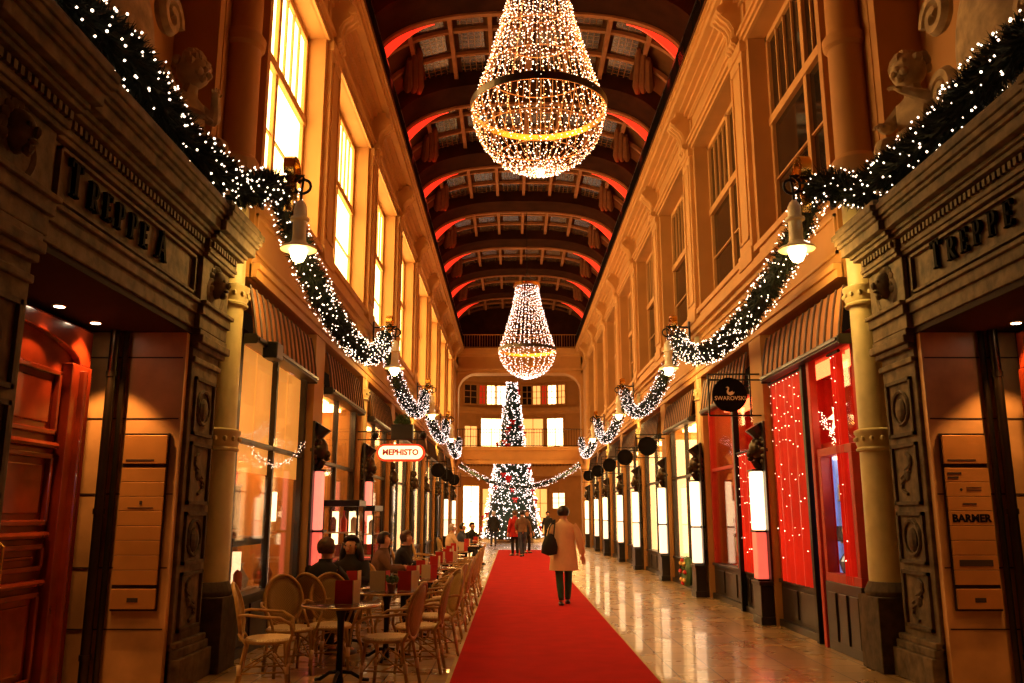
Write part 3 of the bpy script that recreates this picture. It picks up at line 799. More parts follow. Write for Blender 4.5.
# lit blind and extra pieces on the left café windows
M = MB(); y0, y1 = 9.85, P[1]-.46
M.box(sx(-1,3.64), sx(-1,3.655), y0, y1, 2.10, 3.60)
for i in range(1, 4): M.box(sx(-1,3.63), sx(-1,3.64), y0+(y1-y0)*i/4-.01, y0+(y1-y0)*i/4+.01, 2.1, 3.6)
tag(M.build('window_blind', 'blind_lit'), 'glowing orange blind behind the top of the first café window on the left', 'blind')
G = MB(); rr = random.Random(5)
pts = []
for i in range(25):
    t = i/24; pts.append((sx(-1,3.50), 10.1+2.6*t, 2.35+.28*t-.25*math.sin(PI*t)))
ms = thing('light_garland', 'thin string of small white lights across the first café window', 'string lights', pts[0])
w_ = MB(); w_.tube(pts, .006, 4); w_.build('wire', 'gold_wire', ms)
for p in pts:
    for j in range(4): G.octa((p[0]+rr.uniform(-.03,.03), p[1]+rr.uniform(-.06,.06), p[2]+rr.uniform(-.04,.04)), .005)
G.build('bulbs', 'bulb', ms)

def glass_case(name, label, short, cx, cy, w, l, zb, zt, rows):
    o = thing(name, label, 'display case', (cx, cy, 0))
    M = MB(); M.box(cx-w/2, cx+w/2, cy-l/2, cy+l/2, 0, zb); M.build('cabinet', 'dark_wood', o, bevel=.01)
    M = MB()
    for a in (-1, 1):
        for b in (-1, 1): M.box(cx+a*w/2-.015, cx+a*w/2+.015, cy+b*l/2-.015, cy+b*l/2+.015, zb, zt)
    M.box(cx-w/2-.03, cx+w/2+.03, cy-l/2-.03, cy+l/2+.03, zt, zt+.10); M.build('hood', 'black_metal', o, bevel=.01)
    M = MB(); M.box(cx-w/2, cx+w/2, cy-l/2, cy-l/2+.006, zb, zt); M.box(cx+w/2-.006, cx+w/2, cy-l/2, cy+l/2, zb, zt); M.build('glazing', 'case_glass', o)
    for i in range(rows):
        z = zb+.06+(zt-zb-.1)*i/rows
        M = MB(); M.box(cx-w/2+.02, cx+w/2-.02, cy-l/2+.02, cy+l/2-.02, z, z+.02); M.build('shelf', 'goods_white', o)
        for j in range(3):
            x = cx+(-.3+.3*j)*w; 
            place_goods('bottle' if i == rows-1 else 'gift_box', ('goods_white','goods_brown','menu_red')[(i+j) % 3], (x, cy, z+.021), '%s %s, %s along the %s shelf of the %s' % (('white','brown','red')[(i+j) % 3], 'bottle' if i == rows-1 else 'gift box', ORD[j], ORD[i], short), 'goods in the glass cases')
    M = MB()
    for a in (-.25, .25): M.box(cx+a*w-.05, cx+a*w+.05, cy-.02, cy+.02, zb+.1, zt-.08)
    M.build('lit_tube', 'counter_lit', o)
    return o
glass_case('glass_display_case', 'tall glass display case with dark hood beside the first pier light on the left', 'hooded tall case', -2.75, 14.2, .55, .6, .85, 1.72, 2)
glass_case('glass_display_case', 'lower wide glass display case beside the second left pier light', 'lower wide case', -2.72, 15.9, .5, .9, .8, 1.65, 2)
glass_case('glass_display_case', 'glass display case in the first café window behind the rattan chairs', 'first café window case', -3.55, 10.9, .5, 1.3, .6, 1.22, 1)
M = MB(); M.tube([(-3.35, 12.0, .6), (-3.35, 12.0, 1.5)], .02, 8); M.box(-3.42,-3.28,11.93,12.07,1.5,1.9)
tag(M.build('shop_lantern', 'counter_lit'), 'small square lit lantern standing in the first café window', 'lantern')

# right: red drapes with lights, blue showcase, bright star
for (ya, yb, za, zb, dd, lab) in ((11.35, 12.72, .66, 3.52, 3.50, 'tall red drape with hanging sparkle lights in the first shop on the right'),
                             (13.72, 14.75, .66, 2.62, 3.50, 'red drape with sparkle lights in the second shop on the right'),
                             (9.95, 10.2, .66, 3.5, 3.48, 'narrow red drape by the entry of the first shop on the right')):
    o = thing('red_drape', lab, 'drape', (sx(1,dd), ya, za))
    M = MB(); n = 40; r0 = []; 
    a = [(sx(1,dd)+.025*math.sin(i*1.15), ya+(yb-ya)*i/n) for i in range(n+1)]
    M.loft([[(x,y,z) for x, y in a]+[(x+.02,y,z) for x, y in reversed(a)] for z in (za, (za+zb)/2, zb)])
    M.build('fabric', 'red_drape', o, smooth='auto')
    M = MB(); q = random.Random(int(ya*10))
    for j in range(max(2, int((yb-ya)*7))):
        y = ya+.08+(yb-ya-.16)*j/max(1, int((yb-ya)*7)-1); z = zb-.05
        while z > za+.3:
            M.octa((sx(1,dd)-.04, y+q.uniform(-.02,.02), z), q.uniform(.004,.009)); z -= q.uniform(.08,.4) if z > zb-.8 else q.uniform(.3,.8)
    M.build('light_string', 'sparkle', o)
    M = MB(); M.tube([(sx(1,dd)-.02, ya-.05, zb), (sx(1,dd)-.02, yb+.05, zb)], .02, 8); M.build('rail', 'black_metal', o)
for (y, m, lab) in ((11.22, 'black_metal', 'black upright post beside the tall red drape, first shop on the right'), (10.95, 'shop_red', 'red upright post of the open door, first shop on the right'), (14.85, 'black_metal', 'black upright post beside the shorter red drape, second shop on the right')):
    M = MB(); M.box(sx(1,3.44), sx(1,3.54), y-.05, y+.05, .0, 3.6); tag(M.build('door_post', m, bevel=.01), lab, 'post')
M = MB(); M.box(sx(1,3.45), sx(1,3.56), 9.75, 10.85, .0, .8)
for i in range(3): M.box(sx(1,3.43), sx(1,3.46), 9.82+.34*i, 10.08+.34*i, .12, .68)
sc_ = thing('showcase', 'silver and blue lit jewellery showcase beside the first column on the right', 'display case', (sx(1,3.6), 10.3, 0))
M.build('plinth', 'dark_wood', sc_, bevel=.008)
M = MB(); 
for a, b, c, d in ((9.75,10.85,.80,.90),(9.75,10.85,2.3,2.4),(9.75,9.85,.9,2.3),(10.75,10.85,.9,2.3)): M.box(sx(1,3.46), sx(1,3.58), a, b, c, d)
M.build('frame', 'shop_red', sc_, bevel=.006)
M = MB(); M.box(sx(1,3.84), sx(1,3.86), 9.8, 10.8, .88, 2.35); M.box(sx(1,3.60), sx(1,3.86), 10.66, 10.74, .9, 2.3); M.build('back_board', 'case_blue', sc_)
light('showcase_light', 'POINT', (sx(1,3.68), 10.15, 2.1), 6, (.75,.85,1), .04)
M = MB(); 
for z in (1.25, 1.75): M.box(sx(1,3.60), sx(1,3.84), 9.85, 10.65, z, z+.02)
M.build('shelf', 'goods_white', sc_)
M = MB(); M.box(sx(1,3.60), sx(1,3.80), 9.9, 10.7, 2.26, 2.30); M.build('case_lamp', 'counter_lit', sc_)
for zi, z in enumerate((.9, 1.271, 1.771)):
    for i in range(5):
        place_goods(('bottle','vase','gift_box')[(i+zi) % 3], ('goods_blue','goods_white')[i % 2], (sx(1,3.70), 9.98+.16*i, z), '%s %s, %s along the %s shelf of the blue showcase' % (('blue','white')[i % 2], ('bottle','vase','gift box')[(i+zi) % 3], ORD[i], ('bottom','middle','top')[zi]), 'pieces in the blue showcase')
st = thing('crystal_star', 'bright white crystal star hanging over the blue showcase', 'star ornament', (sx(1,3.66), 10.6, 2.85))
M = MB()
for i in range(9):
    a = 2*PI*i/9; L = .36 if i % 2 == 0 else .22
    M.loft([[(sx(1,3.66)-.03, 10.6+.05*math.cos(a+PI/2), 2.8+.05*math.sin(a+PI/2)), (sx(1,3.66)+.03, 10.6, 2.8), (sx(1,3.66)-.03, 10.6-.05*math.cos(a+PI/2), 2.8-.05*math.sin(a+PI/2))], [(sx(1,3.66), 10.6+L*math.cos(a), 2.8+L*math.sin(a))]*3])
M.build('points', 'counter_lit', st)
M = MB(); M.tube([(sx(1,3.66), 10.6, 2.9), (sx(1,3.66), 10.6, 3.62)], .004, 4); M.build('wire', 'gold_wire', st)
lt = MB(); q = random.Random(9)
for i in range(90):
    t = i/90; lt.octa((sx(1,3.52)+q.uniform(-.04,.04), 10.9+.6*t-.7, 2.35+.5*t+q.uniform(-.06,.06)), .006)
tag(lt.build('light_garland', 'sparkle'), 'short string of pinkish lights beside the crystal star', 'string lights')
# round wreath at the foot of the third pier on the right
wr = thing('wreath', 'small round green and red wreath low at the foot of a right pier', 'wreath', (3.55, 19.2, .45))
M = MB(); M.x = Matrix.Translation((sx(1,3.44), 19.3, .36)); M.tube([(0, .24*math.cos(a), .24*math.sin(a)) for a in [2*PI*i/20 for i in range(20)]], .09, 7, closed=True); M.build('ring', 'goods_green', wr)
for i in range(8):
    a = 2*PI*i/8; M = MB(); M.sph((sx(1,3.40)-.06, 19.3+.24*math.cos(a), .36+.24*math.sin(a)), .05, 8, 6); M.build('bauble', ('bauble_red','goods_gold')[i % 2], wr)

# ------------------------------------------------------------------ hanging signs
def disc_sign(i, s, y, z, r, words):
    o = thing('hanging_sign', 'round black shop sign in a square iron frame, %s along the %s wall' % (ORD[i], SIDE[s]), 'sign', (sx(s,3.45), y, z), 0, 'round black signs on the %s side' % SIDE[s])
    xc = sx(s, 3.45-.16-r*1.15); e = r*1.2
    M = MB()
    for dz in (-e, e, e-.09): M.box(xc-e, sx(s,3.46) if s > 0 else xc+e, y-.012, y+.012, z+dz-.012, z+dz+.012)
    if s < 0:
        for dz in (-e, e): M.box(sx(s,3.46), xc+e, y-.012, y+.012, z+dz-.012, z+dz+.012)
    for dx in (-e, e): M.box(xc+dx-.012, xc+dx+.012, y-.012, y+.012, z-e, z+e)
    M.build('iron_frame', 'black_metal', o)
    M = MB(); M.x = Matrix.Translation((xc, y, z)) @ Matrix.Rotation(PI/2, 4, 'X'); M.lathe([(r*.96,-.03),(r,-.02),(r,.02),(r*.96,.03)], 32); d = M.build('disc', 'letter_black', o, smooth='auto')
    if words:
        text_mesh(words, r*.34, .006, frame_xf((xc, y-.034, z-r*.22), (1,0,0), (0,0,1)), 'lettering', 'menu_cream', d, squash=.95)
        sw = [(0,.0),(.10,-.03),(.20,.02),(.24,.10),(.18,.08),(.16,.13),(.10,.10),(.04,.08),(.02,.14),(.05,.20),(.04,.27),(-.02,.29),(-.07,.25),(-.02,.25),(0,.21),(-.04,.14),(-.04,.06)]
        M = MB(); k = r*1.6; M.prism([(a*k-.07*k, b*k) for a, b in sw], lambda a, b: (xc+a, y-.036, z+b), lambda a, b: (xc+a, y-.030, z+b)); M.build('swan_emblem', 'menu_cream', d)
    return o
disc_sign(0, 1, 13.15, 3.42, .27, 'SWAROVSKI')
for i, y in enumerate((21.6, 25.9, 30.1, 34.3, 38.5)): disc_sign(i+1, 1, y, 3.28, .24, None)
for i, y in enumerate((30.1, 34.3, 38.5)): disc_sign(i, -1, y, 3.1, .25, None)
# café sign
o = thing('cafe_sign', 'glowing oval red and cream sign reading MEPHISTO hanging from an iron bracket', 'sign', (-2.3, 17.1, 2.8))
def oval(M, hx, hz, y0, y1, c):
    n = 12; pl = [(hx-hz+hz*math.cos(a), hz*math.sin(a)) for a in [-PI/2+PI*i/n for i in range(n+1)]]+[(-hx+hz+hz*math.cos(a), hz*math.sin(a)) for a in [PI/2+PI*i/n for i in range(n+1)]]
    M.prism(pl, lambda a, b: (c[0]+a, y0, c[1]+b), lambda a, b: (c[0]+a, y1, c[1]+b))
M = MB(); oval(M, .48, .17, 17.04, 17.16, (-2.22, 2.80)); M.build('casing', 'sign_red', o)
M = MB(); oval(M, .44, .13, 17.02, 17.04, (-2.22, 2.80)); fc = M.build('face', 'sign_face', o)
text_mesh('MEPHISTO', .155, .008, frame_xf((-2.22, 17.015, 2.80), (1,0,0), (0,0,1)), 'lettering', 'menu_red', fc, bold=.007)
M = MB()
for z in (3.06, 3.22): M.tube([(-3.1, 17.1, z), (-1.75, 17.1, z)], .014, 6)
for x in (-2.55, -1.9): M.tube([(x, 17.1, 2.95), (x, 17.1, 3.22)], .012, 6)
for x in (-2.75, -1.78): M.sph((x, 17.1, 3.14), .075, 10, 8)
M.build('iron_bracket', 'black_metal', o)
pb = thing('planter_box', 'dark planter box with a clipped green plant on top of the oval café sign', 'planter', (-2.2, 17.1, 3.05))
M = MB(); M.box(-2.42,-1.98,17.0,17.2,3.06,3.36); M.build('box', 'dark_wood', pb, bevel=.01)
M = MB(); q = random.Random(2)
for i in range(260):
    a = Vector((q.gauss(0,1), q.gauss(0,1), abs(q.gauss(0,1)))).normalized()*q.uniform(.06,.17); c = Vector((-2.2,17.1,3.38))+a; dv = Vector((q.uniform(-1,1),q.uniform(-1,1),q.uniform(-1,1)))*.04
    M.add([c-dv, c+dv, c+Vector((q.uniform(-.04,.04),q.uniform(-.04,.04),.05))], [(0,1,2)])
M.build('foliage', 'goods_green', pb)
# small spotlight projecting from first left awning
t = thing('shop_spotlight', 'black box spotlight fixed under the first left awning', 'spotlight', (sx(-1,3.3), 10.2, 3.6))
M = MB(); M.box(sx(-1,3.2), sx(-1,3.38), 9.92, 10.2, 3.42, 3.62); M.build('housing', 'black_metal', t, bevel=.02)
M = MB(); M.tube([(sx(-1,3.36), 10.05, 3.6), (sx(-1,3.46), 10.05, 3.72)], .02, 6); M.build('arm', 'black_metal', t)

# ------------------------------------------------------------------ lanterns, bows, garlands
def make_lantern():
    o = thing('bracket_lantern', 'x', 'lantern')
    lx = -.64
    M = MB(); M.lathe([(.205,4.40),(.21,4.41),(.20,4.425),(.12,4.46),(.085,4.50)], 24, (lx,0,0)); M.build('lamp_shade', 'lamp_cream', o, smooth='auto', world=False)
    M = MB(); M.lathe([(.085,4.49),(.078,4.56),(.078,4.74),(.11,4.755),(.11,4.78),(.078,4.80),(.075,4.92),(.05,4.97),(.02,5.0)], 20, (lx,0,0)); M.build('lamp_body', 'lamp_cream', o, smooth='auto', world=False)
    M = MB(); M.lathe([(.02,4.25),(.06,4.27),(.085,4.32),(.10,4.38),(.105,4.41)], 16, (lx,0,0)); M.build('glass_bulb', 'lamp_glow', o, smooth=True, world=False)
    M = MB(); pts = [(-.18,0,5.28),(-.45,0,5.30),(-.58,0,5.30)]
    for i in range(17):
        a = PI/2 - 2*PI*i/17*1.25; r = .12*(1-.5*i/17); pts.append((lx+.02-.12*0+r*math.cos(a)-.04, 0, 5.18+r*math.sin(a)))
    M.tube(pts, .018, 8); M.tube([(lx,0,4.98),(lx,0,5.10),(lx-.02,0,5.28)], .015, 8); M.tube([(-.18,0,4.98),(-.35,0,5.08),(-.42,0,5.28)], .014, 6)
    M.box(-.2,-.17,-.05,.05,4.9,5.4); M.build('scroll_bracket', 'black_metal', o, world=False)
    return o
def make_bow():
    o = thing('gold_bow', 'x', 'bow')
    def ribbon(pts, w=.055):
        M = MB(); M.loft([[(p[0],p[1]-w,p[2]),(p[0],p[1]+w,p[2]),(p[0]+.008,p[1]+w,p[2]+.006),(p[0]+.008,p[1]-w,p[2]+.006)] for p in pts]); return M
    for e in (-1, 1):
        M = MB(); M.x = Matrix.Rotation(e*.35, 4, 'X')
        M.loft([[(-.05,e*(.02+.15*math.sin(a)),.16*(1-math.cos(a))*.9),( .07,e*(.02+.15*math.sin(a)),.16*(1-math.cos(a))*.9),(.07,e*(.015+.14*math.sin(a)),.01+.15*(1-math.cos(a))*.9),(-.05,e*(.015+.14*math.sin(a)),.01+.15*(1-math.cos(a))*.9)] for a in [PI*2*i/14 for i in range(15)]])
        M.build('loop', 'gold', o, world=False, smooth='auto')
        M = MB(); M.loft([[(-.05,e*(.02+.10*t)+.02*math.sin(t*7),-.42*t),(.05,e*(.02+.10*t)+.02*math.sin(t*7),-.42*t),(.05,e*(.02+.10*t)+.01+.02*math.sin(t*7),-.42*t),(-.05,e*(.02+.10*t)+.01+.02*math.sin(t*7),-.42*t)] for t in [i/8 for i in range(9)]])
        M.build('tail', 'gold', o, world=False, smooth='auto')
    M = MB(); M.sph((0,0,.01), .055, 10, 6, sz=.8); M.build('knot', 'gold', o, world=False, smooth='auto')
    return o
ln, bw = Slot(make_lantern()), Slot(make_bow())
for s in (-1, 1):
    for i, y in enumerate(CY):
        rz = 0 if s > 0 else PI
        ln.put((sx(s,3.50), y-.05, .17), rz, 'cream metal lantern with glowing bulb on the %s column of the %s wall' % (ORD[i], SIDE[s]), 'bracket lanterns on the %s columns' % SIDE[s])
        bw.put((sx(s,2.98), y-.02, 5.42), rz, 'shiny gold ribbon bow on the garland at the %s lantern of the %s wall' % (ORD[i], SIDE[s]), 'gold bows on the %s garlands' % SIDE[s])
        light('lantern_light', 'POINT', (sx(s,2.86), y-.05, 4.33), 48 if i < 2 else 40, (1, .58, .13), .07)

def garland(path, label, group, needles, bulbs, r=.20, br=.013, seed=1, bm='bulb', near=False):
    q = random.Random(seed)
    P_ = [Vector(p) for p in path]
    o = thing('lit_garland', label, 'garland', tuple(P_[0]), 0, group)
    M = MB(); M.tube(path, r*.52, 8)
    seg = [(P_[i+1]-P_[i]).length for i in range(len(P_)-1)]; tot = sum(seg)
    def at(u):
        d = u*tot
        for i, l in enumerate(seg):
            if d <= l or i == len(seg)-1:
                t = (P_[i+1]-P_[i]).normalized(); return P_[i]+t*min(d,l), t
            d -= l
    def frame(t):
        a = t.cross(Vector((.3,.2,1))).normalized(); return a, t.cross(a)
    for i in range(needles):
        c, t = at(q.random()); a, b = frame(t); th = q.uniform(0, 2*PI); dr = a*math.cos(th)+b*math.sin(th)
        base = c+dr*r*q.uniform(.35,.6); tip = c+(dr+t*q.uniform(-.6,.6)).normalized()*r*q.uniform(.85,1.22)
        w = t.cross(dr).normalized()*q.uniform(.007,.014)+t*q.uniform(-.008,.008)
        M.add([base-w, base+w, tip], [(0,1,2)])
    M.build('foliage', 'needles', o)
    B = MB()
    for i in range(bulbs):
        c, t = at((i+q.random())/bulbs); a, b = frame(t); th = q.uniform(0, 2*PI); dr = a*math.cos(th)+b*math.sin(th)
        B.octa(tuple(c+dr*r*q.uniform(.85,1.08)), br*q.uniform(.7,1.15))
    B.build('bulbs', bm, o)['kind'] = 'stuff'
    if near:
        pb = None
        for i in range(100):
            c, t = at((i+q.random())/100*.999); a, b = frame(t); th = q.uniform(0, 2*PI); dr = a*math.cos(th)+b*math.sin(th)
            if pb is None:
                M = MB(); M.sph((0,0,0), br, 6, 4); pb = nb = M.build('bulb', bm, o, world=False)
            else: nb = pb.copy(); COL.objects.link(nb); nb.parent = o
            nb.location = c+dr*r*q.uniform(.9,1.1)-P_[0]
    return o
for s in (-1, 1):
    side = SIDE[s]
    pth = [(sx(s,3.38+.03*math.sin(y*3)), y, 4.97+.05*math.sin(y*2.3)) for y in [3.4+.35*i for i in range(16)]]
    pth += [(sx(s,3.22), 9.05, 5.22), (sx(s,3.12), 9.25, 5.33)]
    garland(pth, 'dark evergreen garland with lights lying on top of the %s stair portal' % side, None, 6500, 330, .22, .011, 11+s, near=True)
    ys = [9.3]+CY[1:]+[42.8]
    for i in range(4):
        ya, yb = ys[i], ys[i+1]; n = 36
        pth = [(sx(s,3.08-.10*math.sin(PI*t)), ya+(yb-ya)*t, 5.32-(1.02 if i == 0 else 1.08)*(4*t*(1-t))**.72) for t in [j/n for j in range(n+1)]]
        garland(pth, 'drooping lit evergreen garland between the %s and %s %s' % (ORD[i], ORD[i+1], side+' columns' if i < 3 else side+' posts, farthest of its row'), 'garlands along the %s wall' % side, 5000 if i == 0 else 3000, (620, 620, 520, 420)[i], .20 if i == 0 else .18, (.011,.011,.013,.016)[i], 20+i+5*s, 'bulb' if i == 0 else 'bulb_pink', near=(i == 0))
n = 24
garland([(sx(-1,3.1)+6.2*t, 44.2, 4.1-1.15*4*t*(1-t)) for t in [j/n for j in range(n+1)]], 'far garland with lights hanging right across the passage below the bridge', None, 1500, 300, .15, .018, 77, 'bulb_pink')

# ------------------------------------------------------------------ chandeliers
def make_chandelier(N1=44, B1=40, N2=38, B2=27, k=1., bm='bulb'):
    o = thing('chandelier', 'x', 'chandelier')
    q = random.Random(4)
    M = MB(); M.lathe([(.985,-.05),(.985,.05),(.965,.05),(.965,-.05),(.985,-.05)], 64, caps=False); M.build('main_ring', 'gold', o, world=False)
    M = MB(); M.lathe([(.995,-.055),(.995,.055),(.986,.055),(.986,-.055),(.995,-.055)], 64, caps=False); M.build('outer_band', 'bronze_pipe', o, world=False)
    M = MB(); M.lathe([(.46,2.22),(.46,2.34),(.45,2.34),(.45,2.22),(.46,2.22)], 40, caps=False); M.build('top_ring', 'gold', o, world=False)
    for rr, z in ((.46,1.67),(.58,1.15),(.77,.58),(.87,-.42),(.60,-.76)):
        M = MB(); M.tube([(rr*math.cos(a), rr*math.sin(a), z) for a in [2*PI*i/40 for i in range(40)]], .007, 5, closed=True); M.build('hoop', 'gold_wire', o, world=False)
    def R(t): return .385+.585*t**1.35
    N = N1
    for j in range(N):
        a = 2*PI*j/N; W = MB(); pts = [(R(t)*math.cos(a), R(t)*math.sin(a), 2.25*(1-t)) for t in [i/8 for i in range(9)]]
        W.tube(pts, .0035, 3)
        st = W.build('upper_strand', 'gold_wire', o, world=False)
        B = MB(); n = B1
        for i in range(n):
            t = (i+q.random())/n; aa = a+q.uniform(-.05,.05); r = R(t)+q.uniform(-.02,.02); B.octa((r*math.cos(aa), r*math.sin(aa), 2.25*(1-t)), q.uniform(.008,.012)*k)
        B.build('bulbs', bm if j % 5 or k > 1 else 'bulb_amber', st, world=False)['kind'] = 'stuff'
    N = N2
    for j in range(N):
        a = 2*PI*(j+.5)/N; W = MB(); pts = [(.97*math.cos(b)*math.cos(a), .97*math.cos(b)*math.sin(a), -.97*math.sin(b)) for b in [PI/2*.96*i/9 for i in range(10)]]
        W.tube(pts, .0035, 3)
        st = W.build('bowl_strand', 'gold_wire', o, world=False)
        B = MB(); n = B2
        for i in range(n):
            b = PI/2*(i+q.random())/n; aa = a+q.uniform(-.06,.06); r = .97+q.uniform(-.02,.02)
            B.octa((r*math.cos(b)*math.cos(aa), r*math.cos(b)*math.sin(aa), -.97*math.sin(b)*r/.97), q.uniform(.008,.012)*k)
        B.build('bulbs', bm if j % 5 or k > 1 else 'bulb_amber', st, world=False)['kind'] = 'stuff'
    M = MB()
    for a in (0, 2*PI/3, 4*PI/3): M.tube([(.45*math.cos(a), .45*math.sin(a), 2.3), (0,0,2.75)], .008, 4)
    M.tube([(0,0,2.7),(0,0,4.95)], .012, 6); M.tube([(0,0,-.9),(0,0,2.7)], .006, 4); M.build('suspension_cable', 'black_metal', o, world=False)
    return o
c1 = make_chandelier(); c1['label'] = 'large near chandelier of hanging light strings, cut off by the top of the picture'
c1.location = (.38, 11.2, 7.25)
c1.scale = (.98,)*3
c2 = make_chandelier(30, 26, 26, 18, 1.7, 'bulb_pink'); c2.location = (.52, 28.5, 7.08); c2['label'] = 'smaller looking far chandelier of light strings hanging over the red carpet'
for c in (c1, c2): c['group'] = 'light string chandeliers'
for (x, y, z), e in (((.42,11.2,7.4),105), ((.52,28.5,7.2),105)):
    light('chandelier_light', 'POINT', (x,y,z), e, (1, .36, .085), .75); light('chandelier_light', 'POINT', (x,y,z+1.2), e*.2, (1, .36, .085), .4)

# ------------------------------------------------------------------ portal roof statues
def ribbon_scroll(M, s, c, r, turns, w, flip=1):
    pts = []
    for i in range(26):
        t = i/25; a = turns*2*PI*t; rr = r*(1-.8*t); pts.append((sx(s,c[0]), c[1]+flip*rr*math.cos(a), c[2]+rr*math.sin(a)))
    M.tube(pts, w, 6)

# ------------------------------------------------------------------ human figures
def skin_body(joints, edges, name):
    names = list(joints); idx = {n: i for i, n in enumerate(names)}
    me = bpy.data.meshes.new(name); me.from_pydata([joints[n][0] for n in names], [(idx[a], idx[b]) for a, b in edges], []); me.update()
    ob = bpy.data.objects.new(name, me); COL.objects.link(ob)
    md = ob.modifiers.new('Skin', 'SKIN'); md.use_smooth_shade = True
    for i, n in enumerate(names):
        r = joints[n][1]; me.skin_vertices[0].data[i].radius = (r, r) if not isinstance(r, tuple) else r
    me.skin_vertices[0].data[0].use_root = True
    sb = ob.modifiers.new('Sub', 'SUBSURF'); sb.levels = 1; sb.render_levels = 1
    dg = bpy.context.evaluated_depsgraph_get(); dg.update()
    res = bpy.data.meshes.new_from_object(ob.evaluated_get(dg)); res.name = name
    vs = [tuple(v.co) for v in res.vertices]; fs = [tuple(p.vertices) for p in res.polygons]
    bpy.data.objects.remove(ob)
    return vs, fs
def V3(a): return Vector(a)
def figure(J):
    """J: pose joints -> full skeleton with hands, feet, head"""
    K = {}; E = []
    K['pelvis'] = (J['pelvis'], .125); K['waist'] = (tuple((V3(J['pelvis'])+V3(J['chest']))/2), .115); K['chest'] = (J['chest'], .12)
    neck = V3(J['neck']); hd = V3(J['head']); up = (hd-neck).normalized()
    K['neck'] = (tuple(neck), .058); K['jaw'] = (tuple(neck+(hd-neck)*.55+V3(J.get('face',(0,.02,0)))*.6), .066); K['skull'] = (tuple(hd), .092); K['crown'] = (tuple(hd+up*.07), .07)
    E += [('pelvis','waist'),('waist','chest'),('chest','neck'),('neck','jaw'),('jaw','skull'),('skull','crown')]
    for e, n in ((-1,'l'),(1,'r')):
        K['sh'+n] = (tuple(V3(J['sh'+n])-Vector((0,0,.03))), .045); K['el'+n] = (J['el'+n], .043); K['wr'+n] = (J['wr'+n], .028)
        el, wr = V3(J['el'+n]), V3(J['wr'+n]); d = (wr-el).normalized(); side = d.cross(Vector((0,0,1)))
        side = side.normalized() if side.length > .1 else Vector((1,0,0)); cur = V3(J.get('curl', (0,0,-1))).normalized()
        pm = wr+d*.06; K['palm'+n] = (tuple(pm), .03); E += [('chest','sh'+n),('sh'+n,'el'+n),('el'+n,'wr'+n),('wr'+n,'palm'+n)]
        for f in range(4):
            off = side*(-.03+.02*f); L = (.068,.078,.074,.058)[f]
            K['k%s%d' % (n,f)] = (tuple(pm+d*.035+off), .011); K['f%s%d' % (n,f)] = (tuple(pm+d*(.035+L*.55)+off+cur*.012), .009); K['t%s%d' % (n,f)] = (tuple(pm+d*(.035+L)+off*1.05+cur*.035), .0075)
            E += [('palm'+n,'k%s%d' % (n,f)),('k%s%d' % (n,f),'f%s%d' % (n,f)),('f%s%d' % (n,f),'t%s%d' % (n,f))]
        K['th'+n] = (tuple(pm-d*.01-side*.045+cur*.01), .012); K['tt'+n] = (tuple(pm+d*.035-side*.058+cur*.02), .009); E += [('palm'+n,'th'+n),('th'+n,'tt'+n)]
        K['hp'+n] = (J['hp'+n], .088); K['kn'+n] = (J['kn'+n], .055); K['an'+n] = (J['an'+n], .036); K['to'+n] = (J['to'+n], .03)
        E += [('pelvis','hp'+n),('hp'+n,'kn'+n),('kn'+n,'an'+n),('an'+n,'to'+n)]
    return K, E
def rings_between(pts, n=14):
    """pts: list of (center, rx, ry) ellipses in the plane facing the path"""
    out = []
    for i, (c, rx, ry) in enumerate(pts):
        c = V3(c); a = V3(pts[max(0,i-1)][0]); b = V3(pts[min(len(pts)-1,i+1)][0]); t = (b-a).normalized()
        xx = Vector((1,0,0)); xx = (xx-t*xx.dot(t))
        xx = xx.normalized() if xx.length > .2 else Vector((0,1,0)); yy = t.cross(xx)
        out.append([tuple(c+xx*rx*math.cos(2*PI*j/n)+yy*ry*math.sin(2*PI*j/n)) for j in range(n)])
    return out
def limb(M, pts, n=10): M.loft(rings_between([(p, r, r) for p, r in pts], n))
def lerp(a, b, t): return tuple(V3(a)*(1-t)+V3(b)*t)
